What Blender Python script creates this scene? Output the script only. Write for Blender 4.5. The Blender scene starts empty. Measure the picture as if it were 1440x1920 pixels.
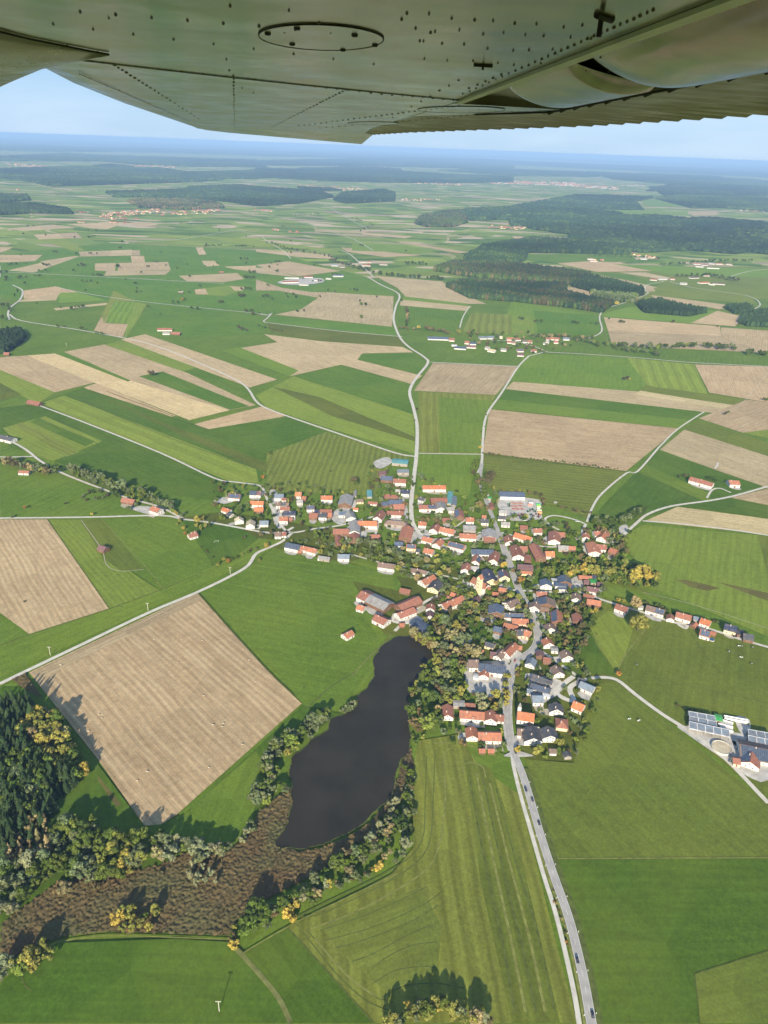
import bpy, bmesh, math, random
import numpy as np
from mathutils import Vector, Matrix

# ---------------------------------------------------------------- camera
FPX, CAM_H = 1386.0, 450.0                 # focal length in photograph pixels, height above ground
PITCH, ROLL = math.atan(685/FPX), math.atan(.0375)
R0 = Vector((1, 0, 0)); U0 = Vector((0, math.sin(PITCH), math.cos(PITCH))); FW = Vector((0, math.cos(PITCH), -math.sin(PITCH)))
RT = R0*math.cos(ROLL) + U0*math.sin(ROLL); UP = U0*math.cos(ROLL) - R0*math.sin(ROLL)
HAZE_D = 4.6e-5
CAM = Vector((0, 0, CAM_H))
scene = bpy.context.scene
COL = scene.collection
cd = bpy.data.cameras.new('camera'); cam = bpy.data.objects.new('camera', cd); COL.objects.link(cam)
m3 = Matrix((RT, UP, -FW)).transposed()
cam.matrix_world = Matrix.Translation(CAM) @ m3.to_4x4()
cd.sensor_fit = 'VERTICAL'; cd.sensor_height = 36.0; cd.lens = 36.0*FPX/1920
cd.clip_start = 0.05; cd.clip_end = 400000
scene.camera = cam

# ---------------------------------------------------------------- sky, sun, exposure
SUN_EL, SUN_AZ = math.radians(23), math.radians(5.1)      # azimuth of the direction the light travels, from +Y towards +X
w = bpy.data.worlds.new('World'); scene.world = w; w.use_nodes = True
nt = w.node_tree; bg = nt.nodes['Background']
sky = nt.nodes.new('ShaderNodeTexSky'); sky.sky_type = 'NISHITA'; sky.sun_disc = False
sky.sun_elevation = SUN_EL; sky.sun_rotation = SUN_AZ + math.pi
sky.altitude = 400; sky.air_density = 1.0; sky.dust_density = 0.6; sky.ozone_density = 2.5
# thin high cloud streaks low over the horizon, mixed into the sky by direction
tc = nt.nodes.new('ShaderNodeTexCoord'); mp = nt.nodes.new('ShaderNodeMapping'); mp.inputs['Scale'].default_value = (1.6, 1.6, 9)
nz = nt.nodes.new('ShaderNodeTexNoise'); nz.inputs['Scale'].default_value = 2.6; nz.inputs['Detail'].default_value = 5
rp = nt.nodes.new('ShaderNodeMapRange'); rp.inputs['From Min'].default_value = .45; rp.inputs['From Max'].default_value = .8; rp.inputs['To Max'].default_value = .6
mx = nt.nodes.new('ShaderNodeMixRGB'); mx.inputs['Color2'].default_value = (5.4, 6.4, 7.6, 1)
nt.links.new(tc.outputs['Generated'], mp.inputs['Vector']); nt.links.new(mp.outputs[0], nz.inputs['Vector'])
nt.links.new(nz.outputs['Fac'], rp.inputs['Value']); nt.links.new(rp.outputs[0], mx.inputs['Fac'])
sx_ = nt.nodes.new('ShaderNodeSeparateXYZ'); nt.links.new(tc.outputs['Generated'], sx_.inputs[0])
gr = nt.nodes.new('ShaderNodeMapRange'); gr.inputs['From Max'].default_value = .35; nt.links.new(sx_.outputs[2], gr.inputs['Value'])
pale = nt.nodes.new('ShaderNodeMixRGB'); pale.inputs['Color1'].default_value = (2.9, 4.6, 6.9, 1); pale.inputs['Color2'].default_value = (1.2, 2.2, 4.2, 1); nt.links.new(gr.outputs[0], pale.inputs['Fac'])
blend = nt.nodes.new('ShaderNodeMixRGB'); blend.inputs['Fac'].default_value = .8; nt.links.new(sky.outputs[0], blend.inputs['Color1']); nt.links.new(pale.outputs[0], blend.inputs['Color2'])
nt.links.new(blend.outputs[0], mx.inputs['Color1']); nt.links.new(mx.outputs[0], bg.inputs['Color'])
bg.inputs['Strength'].default_value = 0.09
sd = bpy.data.lights.new('sun', 'SUN'); sd.energy = 5.0; sd.angle = math.radians(.53); sd.color = (1, .91, .74)
sun = bpy.data.objects.new('sun', sd); COL.objects.link(sun)
LV = Vector((math.sin(SUN_AZ)*math.cos(SUN_EL), math.cos(SUN_AZ)*math.cos(SUN_EL), -math.sin(SUN_EL)))
sun.rotation_euler = LV.to_track_quat('-Z', 'Y').to_euler(); sun.location = (0, -300, 900)
scene.view_settings.view_transform = 'Standard'; scene.view_settings.look = 'None'
scene.view_settings.exposure = 0.70; scene.view_settings.gamma = 1; scene.view_settings.use_curve_mapping = False
scene.cycles.volume_bounces = 0; scene.cycles.max_bounces = 6; scene.cycles.diffuse_bounces = 2; scene.cycles.glossy_bounces = 2
scene.cycles.transparent_max_bounces = 4; scene.cycles.use_adaptive_sampling = True; scene.cycles.adaptive_threshold = .02

# ---------------------------------------------------------------- helpers
def ray(px, py): return RT*((px-720)/FPX) + UP*((960-py)/FPX) + FW
def at(px, py, z=0.0):
    """the point of the level z that the photograph shows at pixel (px, py)"""
    d = ray(px, py); t = (z-CAM_H)/d.z
    return CAM + d*t
def pix(P):
    v = P-CAM; z = v.dot(FW); return 720+FPX*v.dot(RT)/z, 960-FPX*v.dot(UP)/z
def depth(P): return (P-CAM).dot(FW)

def mesh_np(name, V, faces):
    """faces: list of (k, n) int arrays"""
    me = bpy.data.meshes.new(name); V = np.asarray(V, np.float32)
    me.vertices.add(len(V)); me.vertices.foreach_set('co', V.ravel())
    tot = np.concatenate([np.full(len(f), f.shape[1]) for f in faces]).astype(np.int32)
    idx = np.concatenate([f.ravel() for f in faces]).astype(np.int32)
    me.loops.add(len(idx)); me.loops.foreach_set('vertex_index', idx)
    me.polygons.add(len(tot)); st = np.zeros(len(tot), np.int32); st[1:] = np.cumsum(tot)[:-1]
    me.polygons.foreach_set('loop_start', st); me.polygons.foreach_set('loop_total', tot)
    me.update(calc_edges=True); return me
def link(name, me, parent=None, mat=None):
    o = bpy.data.objects.new(name, me)
    if mat is not None and me is not None and not len(me.materials): me.materials.append(mat)
    COL.objects.link(o)
    if parent is not None: o.parent = parent
    return o
def tag(o, label=None, cat=None, group=None, kind=None):
    if label: o['label'] = label
    if cat: o['category'] = cat
    if group: o['group'] = group
    if kind: o['kind'] = kind
    return o
def empty(name, loc, rz=0.0):
    o = bpy.data.objects.new(name, None); COL.objects.link(o); o.location = loc; o.rotation_euler = (0, 0, rz); o.empty_display_size = 1
    return o
class MB:
    """collects boxes, prisms and tubes into one mesh"""
    def __init__(s): s.v = []; s.f = []; s.m = []; s.mi = 0
    def add(s, vs, fs):
        b = len(s.v); s.v += [tuple(v) for v in vs]; s.f += [tuple(b+i for i in f) for f in fs]; s.m += [s.mi]*len(fs)
    def box(s, x0, x1, y0, y1, z0, z1):
        s.add([(x, y, z) for z in (z0, z1) for y in (y0, y1) for x in (x0, x1)],
              [(0, 2, 3, 1), (4, 5, 7, 6), (0, 1, 5, 4), (2, 6, 7, 3), (0, 4, 6, 2), (1, 3, 7, 5)])
    def tube(s, p, q, r0, r1, n=8):
        p = Vector(p); q = Vector(q); d = (q-p).normalized(); a = d.orthogonal().normalized(); b = d.cross(a)
        vs = [c+(a*math.cos(t*2*math.pi/n)+b*math.sin(t*2*math.pi/n))*r for c, r in ((p, r0), (q, r1)) for t in range(n)]
        s.add(vs, [(i, (i+1) % n, n+(i+1) % n, n+i) for i in range(n)]+[tuple(range(n))[::-1], tuple(range(n, 2*n))])
    def loft(s, rings, cap=True):
        n = len(rings[0]); vs = [v for r in rings for v in r]
        fs = [(k*n+i, k*n+(i+1) % n, (k+1)*n+(i+1) % n, (k+1)*n+i) for k in range(len(rings)-1) for i in range(n)]
        if cap: fs += [tuple(range(n))[::-1], tuple(range((len(rings)-1)*n, len(rings)*n))]
        s.add(vs, fs)
    def mesh(s, name, mats, smooth=False):
        me = bpy.data.meshes.new(name); me.from_pydata(s.v, [], s.f)
        for m in (mats if isinstance(mats, (list, tuple)) else [mats]): me.materials.append(m)
        me.polygons.foreach_set('material_index', s.m)
        if smooth: me.polygons.foreach_set('use_smooth', [True]*len(s.f))
        me.update(); return me
    def build(s, name, mats, parent=None, smooth=False): return link(name, s.mesh(name, mats, smooth), parent)

# ---------------------------------------------------------------- materials
def newmat(name):
    m = bpy.data.materials.new(name); m.use_nodes = True; n = m.node_tree.nodes; return m, n, m.node_tree.links, n['Principled BSDF']
def N(n, t, **kw):
    o = n.new(t)
    for k, v in kw.items():
        if k in o.inputs: o.inputs[k].default_value = v
        else: setattr(o, k, v)
    return o
def noise(n, l, vec, scale, detail=3, rough=.55):
    o = N(n, 'ShaderNodeTexNoise', Scale=scale, Detail=detail, Roughness=rough); l.new(vec, o.inputs['Vector']); return o.outputs['Fac']
def mr(n, l, val, a, b, c, d):
    o = n.new('ShaderNodeMapRange')
    for i, x in enumerate((a, b, c, d)): o.inputs[i+1].default_value = x
    l.new(val, o.inputs[0]); return o.outputs[0]
def mul(n, l, a, b, op='MULTIPLY'):
    o = N(n, 'ShaderNodeMath', operation=op)
    for i, x in enumerate((a, b)):
        if isinstance(x, (int, float)): o.inputs[i].default_value = x
        else: l.new(x, o.inputs[i])
    return o.outputs[0]
def mixc(n, l, fac, a, b, mode='MIX'):
    o = N(n, 'ShaderNodeMixRGB', blend_type=mode)
    for i, x in zip((0, 1, 2), (fac, a, b)):
        if isinstance(x, (int, float)): o.inputs[i].default_value = x
        elif isinstance(x, tuple): o.inputs[i].default_value = (*x[:3], 1)
        else: l.new(x, o.inputs[i])
    return o.outputs[0]
def scalec(n, l, col, fac):
    o = n.new('ShaderNodeVectorMath'); o.operation = 'SCALE'; l.new(col, o.inputs[0]); l.new(fac, o.inputs['Scale']); return o.outputs[0]

def simple(name, col, rough=.8, var=.18, scale=.6, spec=.2, metal=0.0, coord='Object', bump=0.0):
    m, n, l, p = newmat(name); tc = n.new('ShaderNodeTexCoord')
    f = noise(n, l, tc.outputs[coord], scale, 4)
    l.new(scalec(n, l, N(n, 'ShaderNodeRGB').outputs[0], mr(n, l, f, .3, .7, 1-var, 1+var)), p.inputs['Base Color'])
    n['RGB'].outputs[0].default_value = (*col, 1)
    p.inputs['Roughness'].default_value = rough; p.inputs['Specular IOR Level'].default_value = spec; p.inputs['Metallic'].default_value = metal
    if bump:
        b = N(n, 'ShaderNodeBump', Strength=.6, Distance=bump); l.new(f, b.inputs['Height']); l.new(b.outputs[0], p.inputs['Normal'])
    return m

def field_material(name, tuft, soil):
    """a field: the object's own colour, patchiness, drill rows or mowing swaths along its local Y; soil or grass detail"""
    m, n, l, p = newmat(name); tc = n.new('ShaderNodeTexCoord'); oi = n.new('ShaderNodeObjectInfo'); O = tc.outputs['Object']
    at_r = N(n, 'ShaderNodeAttribute', attribute_type='OBJECT', attribute_name='row_strength').outputs['Fac']
    at_w = N(n, 'ShaderNodeAttribute', attribute_type='OBJECT', attribute_name='row_width').outputs['Fac']
    mp = N(n, 'ShaderNodeMapping'); mp.inputs['Scale'].default_value = (.25, .012, 1); l.new(O, mp.inputs[0])
    big = noise(n, l, O, .008, 4); mid = noise(n, l, O, .05, 5, .65); fine = noise(n, l, O, .45, 6, .8)
    streak = noise(n, l, mp.outputs[0], 1.0, 3, .6)
    wob = mul(n, l, mr(n, l, noise(n, l, O, .01, 2), .3, .7, -2.2, 2.2), 1.0)
    sx = N(n, 'ShaderNodeSeparateXYZ'); l.new(O, sx.inputs[0])
    ph = mul(n, l, mul(n, l, mul(n, l, sx.outputs[0], wob, 'ADD'), at_w, 'DIVIDE'), 6.2832)
    s1 = mul(n, l, ph, 0, 'SINE')
    s2 = mul(n, l, mul(n, l, ph, 2.63), 0, 'SINE')
    rows = mul(n, l, mul(n, l, s1, mul(n, l, s2, .45), 'ADD'), mul(n, l, at_r, mr(n, l, mid, .3, .7, .6, 1.3)))
    f = mul(n, l, mr(n, l, big, .3, .7, .88, 1.12), mr(n, l, mid, .3, .7, .86, 1.14))
    f = mul(n, l, f, mul(n, l, mr(n, l, fine, .25, .75, 1-tuft, 1+tuft), mr(n, l, noise(n, l, O, .16, 5, .7), .3, .7, .84, 1.16)))
    f = mul(n, l, f, mul(n, l, mr(n, l, streak, .3, .7, -.13, .13), 1.0, 'ADD'))
    f = mul(n, l, f, mul(n, l, rows, 1.0, 'ADD'))
    c = scalec(n, l, oi.outputs['Color'], f)
    if soil:
        h = mixc(n, l, mr(n, l, streak, .45, .75, 0, .35), c, (.56, .47, .29))
        h = mixc(n, l, mr(n, l, mid, .55, .8, 0, .25), h, (.24, .20, .11))
    else:
        y = scalec(n, l, oi.outputs['Color'], mr(n, l, fine, 0, 1, 1.1, 1.2))
        h = mixc(n, l, mr(n, l, big, .42, .72, 0, .26), c, (.19, .18, .03))
        h = mixc(n, l, mr(n, l, mid, .5, .8, 0, .3), h, (.07, .11, .012))
    l.new(h, p.inputs['Base Color']); p.inputs['Roughness'].default_value = .95; p.inputs['Specular IOR Level'].default_value = .08
    b = N(n, 'ShaderNodeBump', Strength=.5, Distance=.25 if not soil else .18); l.new(fine, b.inputs['Height']); l.new(b.outputs[0], p.inputs['Normal'])
    return m
M = {}
M['grass'] = field_material('grass_field', .38, False)
M['soil'] = field_material('stubble_field', .30, True)

def ground_material():
    m, n, l, p = newmat('open_country'); tc = n.new('ShaderNodeTexCoord'); O = tc.outputs['Object']
    def patch(rot, sx, sy):
        mp = N(n, 'ShaderNodeMapping'); mp.inputs['Rotation'].default_value = (0, 0, rot); mp.inputs['Scale'].default_value = (1/sx, 1/sy, 1)
        ad = n.new('ShaderNodeVectorMath'); ad.operation = 'ADD'; wn = N(n, 'ShaderNodeTexNoise', Scale=.0012, Detail=1)
        l.new(O, wn.inputs['Vector']); sc = n.new('ShaderNodeVectorMath'); sc.operation = 'SCALE'; sc.inputs['Scale'].default_value = 500
        l.new(wn.outputs['Color'], sc.inputs[0]); l.new(O, ad.inputs[0]); l.new(sc.outputs[0], ad.inputs[1]); l.new(ad.outputs[0], mp.inputs[0])
        v = N(n, 'ShaderNodeTexVoronoi', distance='CHEBYCHEV', Scale=1.0, Randomness=.85); v.voronoi_dimensions = '2D'
        l.new(mp.outputs[0], v.inputs['Vector']); sp = n.new('ShaderNodeSeparateXYZ'); l.new(v.outputs['Color'], sp.inputs[0]); return sp.outputs[0]
    r = N(n, 'ShaderNodeValToRGB'); r.color_ramp.interpolation = 'CONSTANT'
    sel = mr(n, l, noise(n, l, O, .0011, 1), .49, .51, 0, 1)
    a, b = patch(.35, 230, 75), patch(-.3, 190, 66)
    mm = n.new('ShaderNodeMix'); l.new(sel, mm.inputs[0]); l.new(a, mm.inputs[2]); l.new(b, mm.inputs[3]); l.new(mm.outputs[0], r.inputs[0])
    cols = [(0, (.100, .17, .028)), (.14, (.18, .25, .04)), (.30, (.17, .24, .045)), (.44, (.25, .305, .055)), (.56, (.21, .26, .055)),
            (.65, (.50, .39, .25)), (.78, (.20, .25, .045)), (.86, (.36, .28, .175)), (.94, (.075, .14, .025))]
    e = r.color_ramp.elements
    while len(e) < len(cols): e.new(.5)
    for k, (pos, c) in enumerate(cols): e[k].position = pos; e[k].color = (*c, 1)
    f = mul(n, l, mr(n, l, noise(n, l, O, .004, 4), .3, .7, .85, 1.15), mr(n, l, noise(n, l, O, .06, 4), .3, .7, .9, 1.1))
    l.new(scalec(n, l, r.outputs[0], f), p.inputs['Base Color']); p.inputs['Roughness'].default_value = .95; p.inputs['Specular IOR Level'].default_value = .05
    return m
M['country'] = ground_material()

def foliage_material():
    m, n, l, p = newmat('foliage'); tc = n.new('ShaderNodeTexCoord'); oi = n.new('ShaderNodeObjectInfo'); g = n.new('ShaderNodeNewGeometry')
    f = mul(n, l, mr(n, l, noise(n, l, tc.outputs['Object'], 5.5, 3), .3, .7, .68, 1.32), mr(n, l, g.outputs['Random Per Island'], 0, 1, .72, 1.28))
    c = scalec(n, l, oi.outputs['Color'], f)
    c = mixc(n, l, mr(n, l, noise(n, l, tc.outputs['Object'], 3.1, 2), .5, .75, 0, .35), c, (.16, .15, .05))
    l.new(c, p.inputs['Base Color']); p.inputs['Roughness'].default_value = .8; p.inputs['Specular IOR Level'].default_value = .15
    return m
M['leaf'] = foliage_material()
def tint_material():
    m, n, l, p = newmat('woodland_foliage'); a = N(n, 'ShaderNodeAttribute', attribute_name='tint')
    tc = n.new('ShaderNodeTexCoord'); f = mr(n, l, noise(n, l, tc.outputs['Object'], .35, 3, .7), .3, .7, .75, 1.25)
    l.new(scalec(n, l, a.outputs['Color'], f), p.inputs['Base Color']); p.inputs['Roughness'].default_value = .9; p.inputs['Specular IOR Level'].default_value = .1
    return m
M['tint'] = tint_material()
M['bark'] = simple('bark', (.13, .10, .075), .9)
ROOF = {'o': (.40, .155, .085), 'O': (.54, .18, .075), 'r': (.31, .125, .08), 'b': (.22, .15, .115), 'g': (.33, .315, .29), 'd': (.075, .08, .09),
        's': (.045, .07, .13), 't': (.10, .30, .30), 'p': (.16, .085, .085), 'n': (.035, .045, .08), 'W': (.62, .62, .60), 'G': (.05, .36, .09), 'y': (.60, .50, .33), 'l': (.17, .21, .25)}
RNAME = {'o': 'orange tiled', 'O': 'bright orange tiled', 'r': 'red-brown tiled', 'b': 'brown tiled', 'g': 'grey sheeted', 'd': 'dark grey', 's': 'blue solar', 't': 'teal',
         'p': 'plum-brown', 'n': 'near-black', 'W': 'whitish', 'G': 'bright green', 'y': 'beige', 'l': 'blue-grey'}
def roof_material(k, col):
    m, n, l, p = newmat('roof_'+RNAME[k].replace(' ', '_').replace('-', '_')); tc = n.new('ShaderNodeTexCoord'); O = tc.outputs['Object']
    oi = n.new('ShaderNodeObjectInfo')
    f = mul(n, l, mr(n, l, noise(n, l, O, .35, 4), .3, .7, .8, 1.2), mr(n, l, oi.outputs['Random'], 0, 1, .82, 1.15))
    if k in 'sn' and k == 's':
        br = N(n, 'ShaderNodeTexBrick', Scale=1.0); br.offset = 0; br.inputs['Brick Width'].default_value = 1.7; br.inputs['Row Height'].default_value = 1.05
        br.inputs['Mortar Size'].default_value = .055; br.inputs['Color1'].default_value = (.045, .062, .10, 1); br.inputs['Color2'].default_value = (.065, .085, .125, 1); br.inputs['Mortar'].default_value = (.28, .30, .33, 1)
        l.new(O, br.inputs['Vector']); l.new(scalec(n, l, br.outputs['Color'], f), p.inputs['Base Color']); p.inputs['Roughness'].default_value = .3; p.inputs['Specular IOR Level'].default_value = .5
    else:
        f = mul(n, l, f, mr(n, l, noise(n, l, O, 3.0, 3, .7), .3, .7, .88, 1.12))
        n.new('ShaderNodeRGB').outputs[0].default_value = (*col, 1)
        c = mixc(n, l, mr(n, l, noise(n, l, O, .22, 5), .42, .7, 0, .5), n['RGB'].outputs[0], (.20, .15, .115))
        l.new(scalec(n, l, c, f), p.inputs['Base Color']); p.inputs['Roughness'].default_value = .75; p.inputs['Specular IOR Level'].default_value = .25
    return m
for k, c in ROOF.items(): M['R'+k] = roof_material(k, c)
M['Ww'] = simple('white_render', (.66, .63, .57), .9, .10, .3)
M['Wn'] = simple('brown_boards', (.17, .095, .06), .85, .25, .8)
M['Wy'] = simple('cream_render', (.72, .58, .36), .9, .10, .3)
M['Wk'] = simple('peach_render', (.72, .48, .34), .9, .10, .3)
M['Wg'] = simple('grey_boards', (.33, .29, .24), .9, .2, .6)
M['pane'] = simple('window_glass', (.05, .055, .06), .15, .1, 1, .5)
M['frame'] = simple('window_frame', (.45, .40, .33), .6)
M['chimney'] = simple('chimney_plaster', (.50, .40, .33), .9)
M['asphalt'] = simple('asphalt', (.40, .37, .325), .9, .14, .12)
M['lane'] = simple('pale_lane', (.60, .55, .45), .9, .14, .15)
M['track'] = simple('gravel_track', (.44, .39, .28), .95, .2, .15)
M['swath'] = simple('cut_grass_line', (.10, .12, .026), .95, .35, .2)
M['swathl'] = simple('pale_grass_line', (.20, .205, .05), .95, .35, .2)
M['swathm'] = simple('worn_grass', (.17, .175, .05), .95, .35, .2)
M['yard'] = simple('yard_gravel', (.48, .445, .385), .95, .3, .12)
M['paint'] = simple('road_paint', (.78, .77, .72), .7, .1, .3)
M['white'] = simple('white_paint', (.78, .77, .74), .6, .08, .5)
M['cream'] = simple('concrete', (.60, .55, .46), .9, .15, .3)
M['dark'] = simple('dark_paint', (.02, .022, .028), .35, .1, 1, .5)
M['tyre'] = simple('tyre', (.02, .02, .02), .9)
# ---------------------------------------------------------------- ground, fields, roads
def plane(name, x0, x1, y0, y1, z, mat, n=1):
    me = bpy.data.meshes.new(name); me.from_pydata([(x0, y0, z), (x1, y0, z), (x1, y1, z), (x0, y1, z)], [], [(0, 1, 2, 3)])
    o = link(name, me, None, mat); tag(o, kind='structure'); return o
ground = plane('ground', -150000, 150000, -60000, 150000, 0, M['country'])

FC = {'g': (.130, .198, .022), 'G': (.072, .130, .013), 'l': (.190, .245, .034), 'd': (.128, .158, .023), 'm': (.158, .180, .030),
      't': (.425, .310, .165), 'b': (.365, .268, .145), 's': (.52, .405, .20), 'k': (.13, .115, .035), 'e': (.10, .120, .018)}
FN = {'g': 'meadow', 'G': 'crop_field', 'l': 'meadow', 'd': 'pasture', 'm': 'mown_meadow', 't': 'stubble_field', 'b': 'tilled_field', 's': 'straw_field', 'k': 'scrub_ground', 'e': 'village_ground'}
LAYER = [0.012]
rng = random.Random(7)
def field(kind, pts, rows=None, strength=None, width=None, col=None, name=None):
    P = [at(x, y) for x, y in pts]
    if len(P) < 3: return
    LAYER[0] += .006
    c = sum(P, Vector())/len(P)
    if rows is None:
        e = max(((P[i]-P[i-1]) for i in range(len(P))), key=lambda v: v.length)
    else: e = at(rows[2], rows[3])-at(rows[0], rows[1])
    a = math.atan2(-e.x, e.y)
    ca, sa = math.cos(-a), math.sin(-a)
    me = bpy.data.meshes.new('field'); me.from_pydata([((p.x-c.x)*ca-(p.y-c.y)*sa, (p.x-c.x)*sa+(p.y-c.y)*ca, 0) for p in P], [], [tuple(range(len(P)))]); me.update()
    if me.polygons[0].normal.z < 0: me.flip_normals()
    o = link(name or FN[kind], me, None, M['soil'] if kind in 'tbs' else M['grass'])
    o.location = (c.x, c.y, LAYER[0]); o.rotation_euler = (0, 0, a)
    cc = col or FC[kind]; j = (1+rng.uniform(-.07, .07))*(1+(.60 if kind == 'G' else .16 if kind == 'l' else .36 if kind not in 'tbs' else .16)*min(max((960-sum(y for _, y in pts)/len(pts))/350, 0), 1))  # distant fields get a paler colour: lightening by haze painted in
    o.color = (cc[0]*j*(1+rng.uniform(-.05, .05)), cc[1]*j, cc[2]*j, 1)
    o['row_strength'] = strength if strength is not None else {'t': .07, 'b': .07, 's': .07, 'm': .12, 'l': .06, 'g': .03, 'G': .025, 'd': .02, 'k': 0., 'e': 0.}[kind]
    o['row_width'] = width if width is not None else {'t': 5., 'b': 5., 's': 6., 'm': 9., 'l': 9.}.get(kind, 12.)
    tag(o, kind='structure'); return o
F_ = lambda s: [tuple(map(float, q.split(','))) for q in s.split()]

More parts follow.
